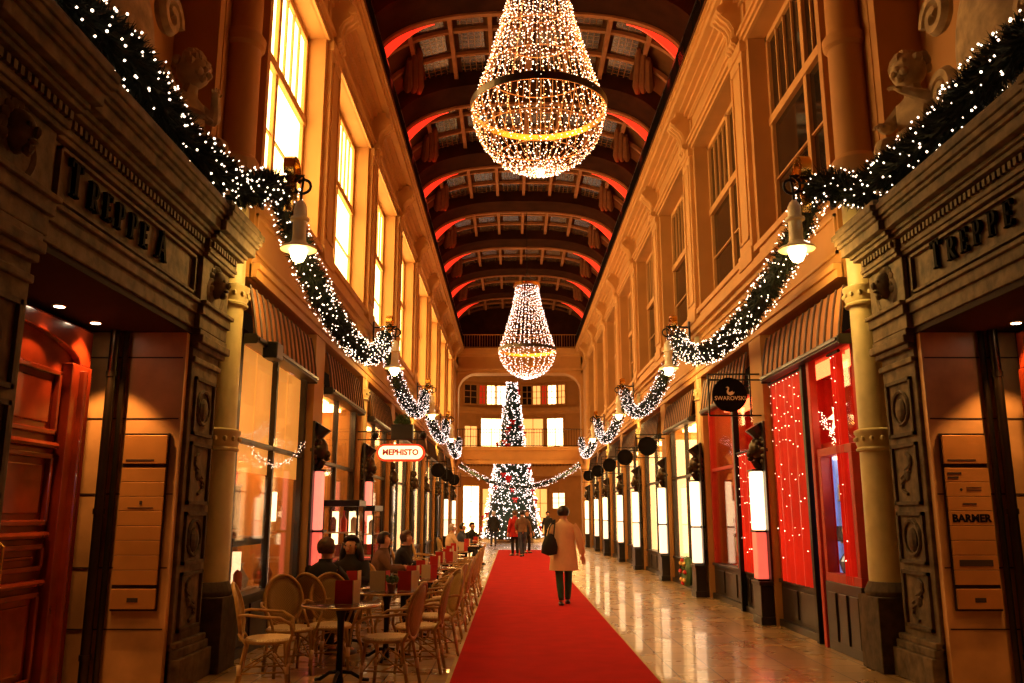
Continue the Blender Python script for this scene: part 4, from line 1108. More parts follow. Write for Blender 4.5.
def person(label, loc, rz, J, top, legs, hair, hairstyle='short', coat=False, group=None, shoe='shoe_black', scale=1.):
    K, E = figure(J); vs, fs = skin_body(K, E, 'body')
    o = thing('person', label, 'person', loc, rz, group); o.scale = (scale,)*3
    M = MB(); M.add(vs, fs)
    h = V3(J['head']); f = V3(J.get('face', (0,.02,0))).normalized(); sd = f.cross(Vector((0,0,1))).normalized()
    M.sph(tuple(h+f*.10-Vector((0,0,.025))), .017, 8, 6, sz=1.5); 
    for e in (-1, 1): M.sph(tuple(h+sd*e*.088-Vector((0,0,.01))), .026, 8, 6, sz=1.3, sx=.6)
    b = M.build('body', 'skin', o, smooth=True, world=False)
    M = MB()
    for e in (-1, 1): M.sph(tuple(h+f*.086+sd*e*.033+Vector((0,0,.012))), .011, 8, 6)
    M.build('eyes', 'hair_dark', o, world=False)
    M = MB(); M.sph(tuple(h+f*.088-Vector((0,0,.058))), .018, 8, 4, sx=1.2, sz=.4); M.build('mouth', 'menu_red', o, world=False)
    # hair
    M = MB(); c = h-f*.018+Vector((0,0,.028)); n, m = 16, 10; rings = []
    for i in range(m+1):
        ph = PI*.02+PI*.71*i/m; ring = []
        for j in range(n):
            th = 2*PI*j/n; dv = Vector((math.cos(th)*math.sin(ph), math.sin(th)*math.sin(ph), math.cos(ph)))
            fr = max(0, dv.dot(f)); low = max(0, -dv.z)
            r = .112*(1-.0*fr) ; p = c+dv*r*Vector((1,1,1.05)).length/1.75
            fw = (p-c).dot(f)
            if dv.z < .45 and fw > .015: p = p-f*(fw-.0)-(p-c-f*fw)*.25
            ring.append(tuple(p))
        rings.append(ring)
    M.loft(rings)
    if hairstyle == 'long':
        for e in (-1, -.5, 0, .5, 1):
            a = h+sd*e*.085-f*(.06*(1-abs(e)*.6))+Vector((0,0,.03))
            limb(M, [(tuple(a), .05), (tuple(a+sd*e*.03-f*.02-Vector((0,0,.14))), .055), (tuple(a+sd*e*.045-f*.01-Vector((0,0,.3))), .05), (tuple(a+sd*e*.04-Vector((0,0,.42))), .02)], 8)
    M.build('hair', hair, o, smooth=True, world=False)
    # upper garment
    M = MB(); pel, ch, nk = V3(J['pelvis']), V3(J['chest']), V3(J['neck'])
    if coat:
        hem = J['hem']
        R_ = [(tuple(pel+Vector((0,0,hem-pel.z))), .265, .20), (tuple(pel+Vector((0,0,(hem-pel.z)*.5))), .245, .185), (tuple(pel), .23, .17)]
    else: R_ = [(tuple(pel-Vector((0,0,.04))), .185, .15), (tuple(pel+Vector((0,0,.05))), .185, .145)]
    R_ += [(lerp(pel, ch, .45), .185 if not coat else .205, .135), (lerp(pel, ch, .85), .205, .145), (lerp(ch, nk, .30), .21, .14), (lerp(ch, nk, .62), .19, .125), (lerp(ch, nk, .85), .125, .10), (tuple(nk+Vector((0,0,.0))), .082, .085), (tuple(nk+Vector((0,0,.035))), .072, .078)]
    M.loft(rings_between(R_, 18))
    for n_ in 'lr':
        sh, el, wr = J['sh'+n_], J['el'+n_], J['wr'+n_]
        k = 1.25 if coat else 1.0
        ins = lerp(sh, ch, .35)
        limb(M, [(tuple(V3(ins)-Vector((0,0,.02))), .05), (tuple(V3(sh)-Vector((0,0,.035))), .064*k), (lerp(sh,el,.5), .064*k), (el, .056*k), (lerp(el,wr,.5), .050*k), (lerp(el,wr,.97), .044*k)])
    g = M.build('coat' if coat else 'jacket', top, o, smooth='auto', world=False)
    # trousers
    M = MB(); M.loft(rings_between([(tuple(pel+Vector((0,0,.06))), .15, .12), (tuple(pel-Vector((0,0,.06))), .17, .13)], 14))
    for n_ in 'lr':
        hp, kn, an = J['hp'+n_], J['kn'+n_], J['an'+n_]
        limb(M, [(lerp(hp, pel, .3), .09), (hp, .105), (lerp(hp,kn,.5), .088), (kn, .068), (lerp(kn,an,.4), .066), (lerp(kn,an,.93), .052)])
    M.build('trousers', legs, o, smooth='auto', world=False)
    for n_ in 'lr':
        an, to = V3(J['an'+n_]), V3(J['to'+n_]); M = MB(); d = (to-an); d.z = 0; d = d.normalized() if d.length > .01 else Vector((0,1,0))
        base = Vector((an.x, an.y, min(to.z, an.z)-.02))
        limb(M, [(tuple(an+Vector((0,0,.05))), .045), (tuple(an), .05)]); limb(M, [(tuple(base-d*.06), .03), (tuple(base-d*.03), .048), (tuple(base+d*.08), .046), (tuple(base+d*.17), .04), (tuple(base+d*.20), .02)])
        M.build('shoe', shoe, o, smooth='auto', world=False)
    return o
# standing facing +y
STAND = dict(pelvis=(0,0,.95), chest=(0,.0,1.28), neck=(0,.0,1.46), head=(0,.015,1.60), face=(0,.03,0),
    shl=(-.18,0,1.40), ell=(-.25,-.02,1.12), wrl=(-.27,.05,.88), shr=(.18,0,1.40), elr=(.25,-.02,1.12), wrr=(.27,.05,.88),
    hpl=(-.09,0,.90), knl=(-.10,.02,.49), anl=(-.11,0,.08), tol=(-.12,.13,.035), hpr=(.09,0,.90), knr=(.10,.02,.49), anr=(.11,0,.08), tor=(.12,.13,.035), hem=.72)
WALK = dict(STAND); WALK.update(anl=(-.055,-.06,.09), tol=(-.06,.07,.035), knl=(-.08,.03,.5), anr=(.075,.20,.085), tor=(.08,.33,.045), knr=(.09,.17,.5),
    hpl=(-.085,0,.90), hpr=(.085,0,.90), elr=(.29,-.04,1.12), wrr=(.34,.04,.88), ell=(-.25,.02,1.14), wrl=(-.20,.14,.98), hem=.60)
SIT = dict(pelvis=(0,0,.56), chest=(0,.02,.88), neck=(0,.05,1.06), head=(0,.08,1.20), face=(0,.03,-.003),
    shl=(-.18,.02,1.0), ell=(-.25,.14,.78), wrl=(-.14,.36,.80), shr=(.18,.02,1.0), elr=(.25,.14,.78), wrr=(.12,.36,.80),
    hpl=(-.09,.04,.54), knl=(-.12,.42,.53), anl=(-.12,.40,.09), tol=(-.12,.53,.035), hpr=(.09,.04,.54), knr=(.12,.42,.53), anr=(.12,.40,.09), tor=(.12,.53,.035), hem=.5)

w = person('person in a beige knee-length coat walking away on the red carpet, black shoulder bag', (.93, 15.75, .014), 0, WALK, 'coat_beige', 'trousers_green', 'hair_dark', coat=True)
M = MB(); M.loft(rings_between([((-.27,-.17,.88), .05, .03), ((-.27,-.19,.90), .14, .06), ((-.26,-.2,1.02), .145, .075), ((-.25,-.19,1.15), .105, .055), ((-.24,-.18,1.24), .035, .03)], 14))
M.build('shoulder_bag', 'cloth_black', w, smooth='auto', world=False)
M = MB(); M.tube([(-.31,-.17,1.14),(-.25,-.15,1.36),(-.17,-.04,1.475),(-.16,.08,1.42),(-.2,.15,1.3)], .014, 6); M.tube([(-.19,-.2,1.16),(-.17,-.16,1.36),(-.15,-.04,1.48)], .014, 6); M.build('bag_strap', 'cloth_black', w, world=False)
r1 = person('person in a red coat standing at the far end of the carpet', (.12, 34.0, .014), .5, STAND, 'cloth_red', 'cloth_black', 'hair_brown', coat=True)
M = MB(); M.box(.2,.42,.0,.12,.55,.85); M.tube([(.24,.06,.85),(.3,.06,.95),(.38,.06,.85)], .01, 5); M.build('shopping_bag', 'menu_cream', r1, world=False)
person('person in dark clothes standing beside the red coated one on the carpet', (.62, 36.2, .014), -2.6, STAND, 'cloth_black', 'cloth_black', 'hair_brown', coat=True)
person('person in brown jacket close in front of the red coated one', (.40, 33.4, .014), .2, WALK, 'cloth_brown', 'cloth_blue', 'hair_dark')
person('person in black standing past the carpet end, left of the beige coat', (1.75, 42.5, 0), 2.8, STAND, 'cloth_black', 'cloth_black', 'hair_dark')
person('person in a dark coat facing the tree near its foot', (-.95, 44.8, 0), .3, STAND, 'cloth_black', 'cloth_blue', 'hair_grey', coat=True)
person('brown-haired person in black seated with back to the camera at the café', (-2.16, 10.02, 0), -.35, SIT, 'cloth_black', 'cloth_black', 'hair_brown')
person('long dark-haired person in black seated facing the camera at the café', (-2.06, 11.35, 0), PI-.25, SIT, 'cloth_black', 'cloth_black', 'hair_dark', 'long')
person('short dark-haired person in a brown jacket seated in profile by the café wall', (-2.02, 13.35, 0), -1.35, SIT, 'cloth_brown', 'cloth_black', 'hair_dark')
person('dark-haired person in black seated next to the brown jacket, hand at the chin', (-1.80, 14.35, 0), -1.45, SIT, 'cloth_black', 'cloth_black', 'hair_brown')
person('grey-haired person in a pale coat seated at the far café tables', (-1.72, 24.2, 0), -1.2, SIT, 'cloth_pale', 'cloth_black', 'hair_grey')
person('person in dark blue seated behind the pale coat at the far café tables', (-1.55, 26.3, 0), -1.6, SIT, 'cloth_blue', 'cloth_black', 'hair_dark')
person('person in black seated farthest along the café tables', (-1.35, 28.6, 0), -2.4, SIT, 'cloth_black', 'cloth_black', 'hair_dark')

# stone cherubs on the portals (same anatomy, child proportions)
CJ = dict(SIT); CJ.update(head=(0,.08,1.24), wrl=(-.10,.30,.98), ell=(-.27,.14,.86), wrr=(.16,.34,.72))
Kc, Ec = figure(CJ); Kc['skull'] = (Kc['skull'][0], .13); Kc['jaw'] = (Kc['jaw'][0], .09)
Kc['chest'] = (Kc['chest'][0], .17); Kc['waist'] = (Kc['waist'][0], .18); Kc['pelvis'] = (Kc['pelvis'][0], .17)
for n_ in 'lr':
    Kc['kn'+n_] = (Kc['kn'+n_][0], .085); Kc['hp'+n_] = (Kc['hp'+n_][0], .12); Kc['el'+n_] = (Kc['el'+n_][0], .072); Kc['sh'+n_] = (Kc['sh'+n_][0], .08); Kc['wr'+n_] = (Kc['wr'+n_][0], .045)
cv, cf = skin_body(Kc, Ec, 'cherub')
for s in (-1, 1):
    side = SIDE[s]
    for (d, y, rz, lab) in ((3.86, 8.25, s*(PI/2+.45), 'carved stone cherub sitting on top of the %s portal beside the shield' % side),):
        o = thing('cherub_statue', lab, 'statue', (sx(s,d), y, 4.74), rz)
        o.scale = (1.22,)*3
        M = MB(); M.x = Matrix.Scale(.92, 4); M.add(cv, cf); M.x = None; M.sph((0,.09,1.17), .145, 14, 10, sz=1.08); M.sph((0,.235,1.15), .028, 8, 6); M.sph((-.05,.21,1.12), .04, 8, 6); M.sph((.05,.21,1.12), .04, 8, 6); M.sph((0,.21,1.07), .035, 8, 6); M.box(-.26,.26,-.22,.3,0,.40)
        M.build('figure', 'statue_stone', o, smooth='auto', world=False)
        M = MB(); q = random.Random(1)
        for i in range(22):
            a = Vector((q.gauss(0,1), q.gauss(0,1)-.2, abs(q.gauss(0,1)))).normalized()*.135; M.sph((a.x, .06+a.y, 1.20+a.z), .05, 6, 5)
        M.build('curls', 'statue_stone', o, world=False)
    o = thing('stone_cartouche', 'large oval stone shield with scrolls on top of the %s portal' % side, 'carving', (sx(s,4.0), 7.0, 4.74))
    M = MB(); M.x = Matrix.Translation((sx(s,3.98), 7.0, 5.85)) @ Matrix.Rotation(PI/2, 4, 'Y')
    M.lathe([(.02,-.22),(.35,-.18),(.55,-.08),(.60,0),(.60,.2)] if s > 0 else [(.60,-.2),(.60,0),(.55,.08),(.35,.18),(.02,.22)], 28, sx=1.45); M.x = None
    M.build('shield', 'statue_stone', o, smooth='auto')
    for e in (-1, 1):
        for zz, r in ((5.0,.28),(6.5,.24),(5.7,.2)):
            M = MB(); ribbon_scroll(M, s, (3.86, 7.0+e*.72, zz), r, 1.4, .07, e); M.build('scroll', 'statue_stone', o, smooth='auto')
    M = MB(); hb(M, s, 3.7, 4.2, 6.0, 7.9, 4.74, 4.92); M.build('plinth', 'statue_stone', o)

# ------------------------------------------------------------------ café furniture
def make_chair():
    o = thing('rattan_chair', 'x', 'chair')          # sits facing +y
    M = MB(); M.x = Matrix.Translation((0,.02,.44)); M.lathe([(.20,-.02),(.225,-.01),(.23,.01),(.215,.025),(.10,.012)], 22, sx=1., sy=.98); M.x = None
    M.build('seat', 'woven_seat', o, smooth='auto', world=False)
    M = MB(); M.tube([(.228*math.cos(a), .02+.223*math.sin(a), .435) for a in [2*PI*i/24 for i in range(24)]], .016, 7, closed=True); M.build('seat_rim', 'rattan', o, world=False, smooth=True)
    def bp(a, r=1.):   # backrest oval, tilted backwards
        u, v = .205*r*math.cos(a), .255*r*math.sin(a); z = .70+v; return (u, -.235-.20*(z-.45)-.055*math.cos(u/.205*1.2)+.05, z)
    ang = [2*PI*i/28 for i in range(28)]
    M = MB(); M.tube([bp(a) for a in ang], .018, 7, closed=True); M.tube([bp(a, .90) for a in ang], .008, 5, closed=True); br = M.build('backrest', 'rattan', o, world=False, smooth=True)
    M = MB(); rings = [[bp(a, r) for a in ang] for r in (.02,.3,.6,.92)]; back = [[(p[0], p[1]-.008, p[2]) for p in R_] for R_ in reversed(rings)]
    M.loft(rings+back, caps=True); M.build('woven_panel', 'woven_back', br, world=False, smooth=True)
    for e in (-1, 1):
        M = MB(); M.tube([(e*.165,.17,.44),(e*.18,.19,.22),(e*.19,.21,.0)], .016, 7); M.build('leg', 'rattan', o, world=False, smooth=True)
        M = MB(); M.tube([(e*.15,-.25,.52),(e*.155,-.18,.42),(e*.17,-.22,.2),(e*.18,-.26,.0)], .016, 7); M.build('leg', 'rattan', o, world=False, smooth=True)
        M = MB(); pts = [(e*.20,-.265,.68),(e*.25,-.18,.69),(e*.285,-.02,.67),(e*.285,.12,.66),(e*.27,.22,.60),(e*.235,.235,.50),(e*.21,.20,.40),(e*.19,.19,.22)]
        sm = []
        for i in range(len(pts)-1):
            for t in (0,.33,.66): sm.append(lerp(pts[i], pts[i+1], t))
        sm.append(pts[-1]); M.tube(sm, .014, 7); M.build('armrest', 'rattan', o, world=False, smooth=True)
    M = MB()
    for e in (-1, 1):
        M.tube([(e*.185,.20,.17),(e*.175,-.23,.17)], .009, 6)
        M.tube([(e*.18,.19,.16),(e*.12,.05,.33),(e*.165,-.2,.17)], .008, 5)
    M.tube([(-.18,.0,.17),(.18,.0,.17)], .009, 6)
    pts = [(.18*math.cos(a), .19+.0*a, .22+.18*math.sin(a)) for a in [PI*i/10 for i in range(11)]]; M.tube(pts, .008, 5)
    M.build('stretcher', 'rattan', o, world=False, smooth=True)
    for x, y, z in ((-.182,.196,.2),(.182,.196,.2),(-.17,-.225,.2),(.17,-.225,.2)):
        M = MB(); M.tube([(x,y,z-.045),(x,y,z+.045)], .022, 8); M.build('binding', 'rattan_binding', o, world=False, smooth=True)
    return o
ch = Slot(make_chair())
def chair(x, y, face, label, group='rattan café chairs'):
    # face: direction the sitter looks, degrees from +y clockwise to +x
    return ch.put((x, y, 0), -math.radians(face), label, group)
chair(-2.31, 8.42, 78, 'rattan armchair nearest the left portal, its cream seat turned to the front table')
chair(-2.30, 9.18, 150, 'rattan armchair with oval back facing the camera, right behind the nearest left one')
chair(-1.93, 9.42, 165, 'rattan armchair with oval back facing the camera, behind the front table edge')
chair(-2.14, 9.98, 22, 'rattan armchair under the brown-haired person in black')
chair(-1.17, 8.50, -78, 'rattan armchair closest to the camera on the carpet side of the front table')
chair(-.98, 9.35, -88, 'rattan armchair second on the carpet side, behind the closest one')
chair(-.92, 10.25, -115, 'rattan armchair third on the carpet side, turned away from the carpet')
chair(-2.05, 11.42, 194, 'rattan armchair under the long dark-haired person')
chair(-2.06, 13.33, 78, 'rattan armchair under the person in brown jacket')
chair(-1.84, 14.33, 84, 'rattan armchair under the person with hand at the chin')
for i, (x, y, f) in enumerate([(-.85,11.5,-80),(-.80,12.35,-95),(-.80,13.3,-85),(-.78,14.3,-95),(-.76,15.4,-80),(-.78,16.5,-95),(-.74,17.7,-85),(-.74,18.9,-95),]):
    chair(x-.08-.012*(y-11), y, f, 'rattan armchair with its back to the carpet, %s place beyond the three nearest' % (ORD+['eleventh','twelfth'])[i])
for i, (x, y, f) in enumerate([(-2.25,12.3,60),(-2.0,15.6,95),(-2.0,16.9,80),(-2.0,18.6,95),(-2.0,20.4,85)]):
    chair(x, y, f, 'rattan armchair on the shop side of the tables, %s from the front' % ORD[i])
chair(-1.74, 24.18, 68, 'rattan armchair under the grey-haired person in pale coat'); chair(-1.57, 26.3, 92, 'rattan armchair under the person in dark blue'); chair(-1.38, 28.62, 137, 'rattan armchair under the farthest café guest')

def make_table():
    o = thing('round_table', 'x', 'table')
    M = MB(); M.lathe([(.36,.715),(.375,.72),(.375,.74),(.36,.745)], 36); M.build('tabletop', 'table_top', o, world=False, smooth='auto')
    M = MB(); M.tube([(.376*math.cos(a), .376*math.sin(a), .73) for a in [2*PI*i/36 for i in range(36)]], .012, 6, closed=True); M.build('edge_band', 'table_edge', o, world=False, smooth=True)
    M = MB(); M.lathe([(.035,.0),(.05,.03),(.035,.1),(.028,.35),(.035,.6),(.06,.70),(.16,.715)], 14); M.build('pedestal', 'black_metal', o, world=False, smooth='auto')
    for i in range(3):
        a = 2*PI*i/3+.5; M = MB(); M.tube([(0,0,.12),(.12*math.cos(a),.12*math.sin(a),.10),(.24*math.cos(a),.24*math.sin(a),.03),(.30*math.cos(a),.30*math.sin(a),.02)], .018, 7); M.build('foot', 'black_metal', o, world=False, smooth=True)
    return o
tb = Slot(make_table())
TB = [(-1.66,8.62),(-1.42,10.05),(-1.98,10.72),(-1.38,11.75),(-1.40,13.1),(-1.32,14.4),(-1.36,15.9),(-1.34,17.3),(-1.40,18.9),(-1.42,20.6),(-1.30,24.2),(-1.15,26.5)]
for i, (x, y) in enumerate(TB):
    tb.put((x, y, 0), 0, 'small round dark café table, %s from the camera' % (ORD+['eleventh','twelfth','thirteenth','fourteenth'])[i], 'round café tables')
def menu_card(x, y, w, h, m, rz, label):
    o = thing('menu_card', label, 'menu', (x, y, .748), rz, 'menu cards on the café tables')
    M = MB(); M.add([(-w/2,0,0),(w/2,0,0),(w/2,0,h),(-w/2,0,h),(-w/2,.012,0),(w/2,.012,0),(w/2,.012,h),(-w/2,.012,h)], [(0,1,2,3),(7,6,5,4),(0,4,5,1),(1,5,6,2),(2,6,7,3),(3,7,4,0)]); M.build('front_leaf', m, o, world=False)
    M = MB(); M.add([(w/2,0,0),(w/2+.05,.09,0),(w/2+.05,.09,h),(w/2,0,h),(w/2+.01,-.004,0),(w/2+.06,.086,0),(w/2+.06,.086,h),(w/2+.01,-.004,h)], [(0,1,2,3),(7,6,5,4),(0,4,5,1),(1,5,6,2),(2,6,7,3),(3,7,4,0)]); M.build('side_leaf', 'menu_cream' if m == 'menu_red' else 'menu_red', o, world=False)
menu_card(-1.63, 8.55, .17, .22, 'menu_red', 0, 'standing red menu card with cream side on the front café table')
menu_card(-1.52, 9.95, .17, .22, 'menu_cream', .2, 'standing cream menu card on the second café table')
menu_card(-1.22, 9.98, .16, .22, 'menu_red', -.2, 'standing red menu card on the second café table, carpet side')
cnt = 0
for i in range(2, 12):
    x, y = TB[i]
    for j, (dx, dy) in enumerate(((.05, -.12), (.22, .1))[:2 if i % 3 == 0 else 1]):
        menu_card(x+dx, y+dy, .13, .18, ('menu_red', 'menu_cream')[(i+j+1) % 2] if j else 'menu_red', .3-.6*j, 'standing %s menu card on the %s café table, %s' % ('red' if (not j or (i+j+1) % 2 == 0) else 'cream', (ORD+['eleventh','twelfth','thirteenth','fourteenth'])[i], ('nearer' if j == 0 else 'farther')))
def glass(x, y, k, label):
    o = thing('drinking_glass', label, 'glass', (x, y, .748), 0, 'glasses on the café tables')
    M = MB(); M.lathe([(.028,0),(.032,.02),(.036,.13),(.034,.13),(.03,.02),(.0,.012)], 12, caps=False); M.build('tumbler', 'case_glass', o, world=False, smooth=True)
    M = MB(); M.lathe([(.029,.014),(.031,.07)], 12); M.build('drink', ('goods_gold','goods_brown')[k % 2], o, world=False, smooth='auto')
for i in range(9):
    x, y = TB[i+1]; glass(x-.12, y-.05, i, 'small filled glass on the shop side of the %s café table' % ORD[i+1])
fp = thing('flower_pot', 'small dark posy in a pot on the second café table', 'flowers', (-1.34, 9.82, .748))
M = MB(); M.lathe([(.035,0),(.05,.08),(.052,.09)], 12); M.build('pot', 'goods_brown', fp, world=False)
M = MB(); q = random.Random(8)
for i in range(26): M.sph((q.uniform(-.06,.06), q.uniform(-.06,.06), .11+q.uniform(0,.06)), .022, 6, 4)
M.build('blooms', 'goods_green', fp, world=False)

# ------------------------------------------------------------------ far end: bridge, end wall, rotunda, tree
M = MB()
yE0, yE1 = 45.9, 46.9
for s in (-1, 1): hb(M, s, 3.35, 4.6, yE0, yE1, 0, 10.5)
M.box(sx(-1,4.6), sx(1,4.6), yE0, yE1, 9.15, 10.5); 
G_ = MB(); G_.box(sx(-1,4.6), sx(1,4.6), yE0+.1, yE1, 10.5, 13.2); struct(G_.build('wall_end_gable', 'vault_dark'))
for s in (-1, 1):
    for zt, r in ((9.15,.95),(4.2,.5)):
        pl = [(3.35,zt),(3.35,zt-r)]+[(3.35-r+r*math.cos(a), zt-r+r*math.sin(a)) for a in [PI/2*i/8 for i in range(1,9)]]
        M.prism([(sx(s,a), b) for a, b in pl], lambda a, b: (a, yE0+.1, b), lambda a, b: (a, yE1-.1, b))
struct(M.build('wall_end', 'plaster'))
M = MB(); M.box(sx(-1,3.5), sx(1,3.5), yE0-.12, yE0, 9.3, 9.42); M.box(sx(-1,3.5), sx(1,3.5), yE0-.3, yE0, 10.2, 10.5); M.box(sx(-1,3.5), sx(1,3.5), yE0-.15, yE0, 10.05, 10.2)
struct(M.build('trim_3', 'plaster_trim'))
br = thing('foot_bridge', 'pale bridge crossing the far end of the passage at gallery height', 'bridge', (CX, 46.4, 4.2))
M = MB(); M.box(sx(-1,3.34), sx(1,3.34), yE0-.15, yE1+.1, 4.35, 5.1); M.build('deck', 'plaster', br)
M = MB()
for a, z0, z1 in ((.10,4.22,4.40),(.16,4.95,5.03),(.22,5.03,5.12)): M.box(sx(-1,3.34), sx(1,3.34), yE0-.15-a, yE0-.1, z0, z1)
M.build('moulding', 'plaster_trim', br)
railing('bridge_railing', (sx(-1,3.35), yE0-.2, 0), (sx(1,3.35), yE0-.2, 0), 5.12, .95, 'thin black railing on the far bridge', .14)
railing('top_railing', (sx(-1,3.3), yE0-.2, 0), (sx(1,3.3), yE0-.2, 0), 10.5, .75, 'black railing high above the far bridge under the vault', .14, 'gold_wire')
RC, RR = 55.0, 9.0
M = MB()
def rot_pt(a, r=RR): return (CX+r*math.sin(a), RC+r*math.cos(a))
NA = 28
angs = [-PI*.78+PI*1.56*i/NA for i in range(NA+1)]
def band(M, r0, r1, z0, z1):
    M.loft([[(*rot_pt(a, r0), z0), (*rot_pt(a, r1), z0), (*rot_pt(a, r1), z1), (*rot_pt(a, r0), z1)] for a in angs])
band(M, RR, RR+.3, 0, 14); struct(M.build('wall_rotunda', 'plaster'))
M = MB(); band(M, RR-.9, RR, 4.3, 5.0); band(M, RR-.15, RR, 8.95, 9.15); band(M, RR-.3, RR, 9.15, 9.4); band(M, RR-.2, RR, 11.4, 11.8); struct(M.build('trim_4', 'plaster_trim'))
M = MB(); M.lathe([(RR+.3,14),(.1,15)], 28, (CX, RC, 0)); struct(M.build('ceiling_rotunda', 'vault_plaster'))
rl = thing('gallery_railing', 'curved black railing of the gallery behind the tree', 'railing', (CX, RC+RR-.9, 5.0))
M = MB()
for z in (5.1, 5.9): M.tube([(*rot_pt(a, RR-.85), z) for a in angs[4:-4]], .025, 5)
M.build('handrail', 'black_metal', rl)
M = MB()
for i in range(90):
    a = -1.4+2.8*i/89; M.tube([(*rot_pt(a, RR-.85), 5.0), (*rot_pt(a, RR-.85), 5.9)], .012, 4)
M.build('balusters', 'black_metal', rl)
k = 17
def far_window(u, w, z0, z1, m, frame='plaster_trim', grid=2):
    global k
    x = (u-512)/867*62.5; a = math.asin(max(-.99, min(.99, (x-CX)/RR))); c = rot_pt(a, RR-.06)
    X = Matrix.Translation((c[0], c[1], 0)) @ Matrix.Rotation(-a, 4, 'Z')
    M = MB(); M.x = X; h = w/2
    for aa, b, e, f in ((-h-.1,-h,z0-.1,z1+.1),(h,h+.1,z0-.1,z1+.1),(-h,h,z1,z1+.1),(-h,h,z0-.1,z0)): M.box(aa, b, -.06, .05, e, f)
    for i in range(1, grid): xx = -h+w*i/grid; M.box(xx-.025, xx+.025, -.05, .04, z0, z1)
    for zz in (z0+(z1-z0)*.35, z0+(z1-z0)*.68): M.box(-h, h, -.05, .04, zz-.02, zz+.02)
    o = struct(M.build('window_%d' % k, frame)); k += 1
    M = MB(); M.x = X; M.box(-h, h, .0, .03, z0, z1); M.build('pane', m, o)
for u, w, z0, z1, m in ((468.5,.95,9.7,11.1,'dark_pane'),(481,.5,9.7,11.1,'far_red'),(490,.75,9.7,11.1,'window_glow'),(500,.75,9.7,11.1,'window_glow'),(528,.7,9.7,11.1,'dark_pane'),(538,.6,9.7,11.1,'window_glow_soft'),(546,.4,9.7,11.1,'far_red'),(554,.65,9.7,11.1,'window_glow'),(564,.5,9.7,11.1,'window_glow_soft'),
                     (469,.95,5.6,8.0,'window_glow_soft'),(490,1.5,5.4,8.6,'window_glow'),(534,1.5,5.4,8.6,'window_glow_soft'),(557,1.2,5.4,8.6,'window_glow'),
                     (470,1.2,.2,3.6,'window_glow'),(488,.9,.2,3.4,'window_glow_soft'),(541,1.0,.2,3.4,'window_glow_soft'),(560,.9,2.0,3.1,'box_glow')):
    far_window(u, w, z0, z1, m)
for s in (-1, 1):
    M = MB(); hb(M, s, 4.6, 9.8, yE0+.2, yE1+.1, 0, 14); struct(M.build('wall_corner_'+SIDE[s], 'plaster'))
light('rotunda_light', 'POINT', (CX-2.5, 52, 8.5), 420, (1, .52, .15), .4); light('rotunda_light', 'POINT', (CX+3.5, 54, 3.4), 260, (1, .5, .14), .4); light('rotunda_light', 'POINT', (CX-4, 53, 3.4), 260, (1, .5, .14), .4)
light('bridge_lamp_light', 'POINT', (CX-2.4, 43.6, 3.6), 120, (1, .56, .17), .1); light('bridge_lamp_light', 'POINT', (CX+2.6, 43.6, 3.6), 120, (1, .56, .17), .1)

tr = thing('christmas_tree', 'tall lit Christmas tree with red bows standing behind the far bridge', 'tree', (0, 51.5, 0))
def TRr(z): return 1.88-1.02*(z/5.6) if z < 5.6 else .86-.52*(z-5.6)/3.9
M = MB(); M.lathe([(1.7,.25),(1.45,1.2),(1.15,3),(.75,5),(.5,7),(.22,9.4)], 20, (0,51.5,0)); q = random.Random(21)
for i in range(9000):
    z = .15+9.3*(1-q.random()**.75)*1.0; th = q.uniform(0,2*PI); r = TRr(z)*(.8+.2*((z*2.2) % 1.0))
    b = Vector((math.cos(th)*r*.8, 51.5+math.sin(th)*r*.8, z+.08)); t = Vector((math.cos(th)*r*1.05, 51.5+math.sin(th)*r*1.05, z-.10)); w_ = Vector((-math.sin(th), math.cos(th), q.uniform(-.3,.3)))*.05
    M.add([b-w_, b+w_, t], [(0,1,2)])
M.build('foliage', 'tree_needles', tr)
M = MB(); M.lathe([(.16,0),(.12,1.0)], 10, (0,51.5,0)); M.build('trunk', 'goods_brown', tr)
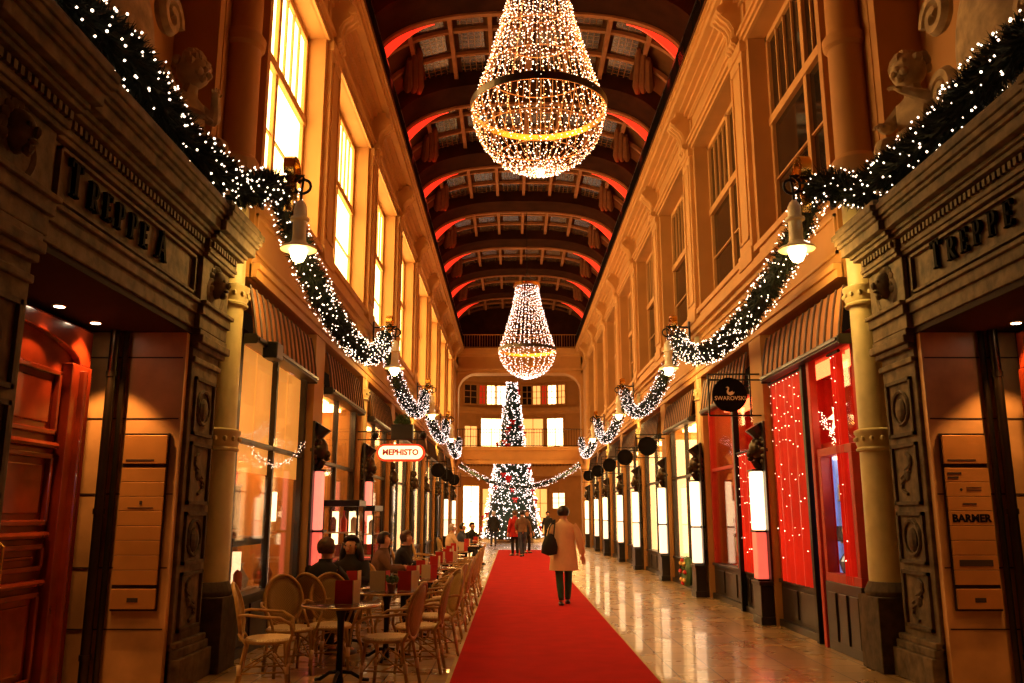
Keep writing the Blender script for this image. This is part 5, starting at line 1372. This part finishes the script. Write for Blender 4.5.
for b in range(9):
    M = MB()
    for i in range(330):
        z = .2+9.35*(b+q.random())/9
        if q.random() > TRr(z)/1.5+.12: continue
        th = q.uniform(0,2*PI); r = TRr(z)*q.uniform(.92,1.06); M.octa((math.cos(th)*r, 51.5+math.sin(th)*r, z), q.uniform(.022,.042))
    M.build('light_string', 'bulb_pink', tr)
bow = None
for i in range(44):
    z = .8+8.2*q.random()**1.3; th = q.uniform(0, 2*PI); r = TRr(z)*1.08
    if bow is None:
        M = MB(); M.sph((-.10,0,0), .09, 8, 5, sz=.8); M.sph((.10,0,0), .09, 8, 5, sz=.8); M.sph((0,0,0), .05, 8, 5); M.tube([(0,0,0),(-.08,0,-.22)], .03, 5); M.tube([(0,0,0),(.08,0,-.22)], .03, 5)
        bow = M.build('red_bow', 'bauble_red', tr, world=False); b_ = bow
    else:
        b_ = bow.copy(); COL.objects.link(b_); b_.parent = tr
    b_.location = (math.cos(th)*r, math.sin(th)*r, z); b_.rotation_euler = (0, 0, th-PI/2)
light('tree_light', 'POINT', (0, 48.6, 2.5), 90, (1, .75, .5), .8)

# ------------------------------------------------------------------ world, camera, view
wd = bpy.data.worlds.new('World'); sc.world = wd; wd.use_nodes = True
wd.node_tree.nodes['Background'].inputs['Color'].default_value = (.30, .12, .04, 1); wd.node_tree.nodes['Background'].inputs['Strength'].default_value = .03
cam = bpy.data.cameras.new('Camera'); co = bpy.data.objects.new('Camera', cam); COL.objects.link(co); sc.camera = co
cam.sensor_width = 36; cam.lens = 850/1024*36; cam.clip_end = 200
co.location = (0, 0, 1.6); co.rotation_euler = (math.radians(90+11.47), 0, 0)
sc.view_settings.view_transform = 'Standard'; sc.view_settings.look = 'None'; sc.view_settings.gamma = 1; sc.view_settings.exposure = 0
sc.view_settings.use_curve_mapping = False
sc.cycles.use_light_tree = True
sc.cycles.max_bounces = 6; sc.cycles.diffuse_bounces = 3; sc.cycles.glossy_bounces = 3; sc.cycles.transparent_max_bounces = 12
sc.cycles.sample_clamp_indirect = 4.0
sc.cycles.sample_clamp_direct = 12.0
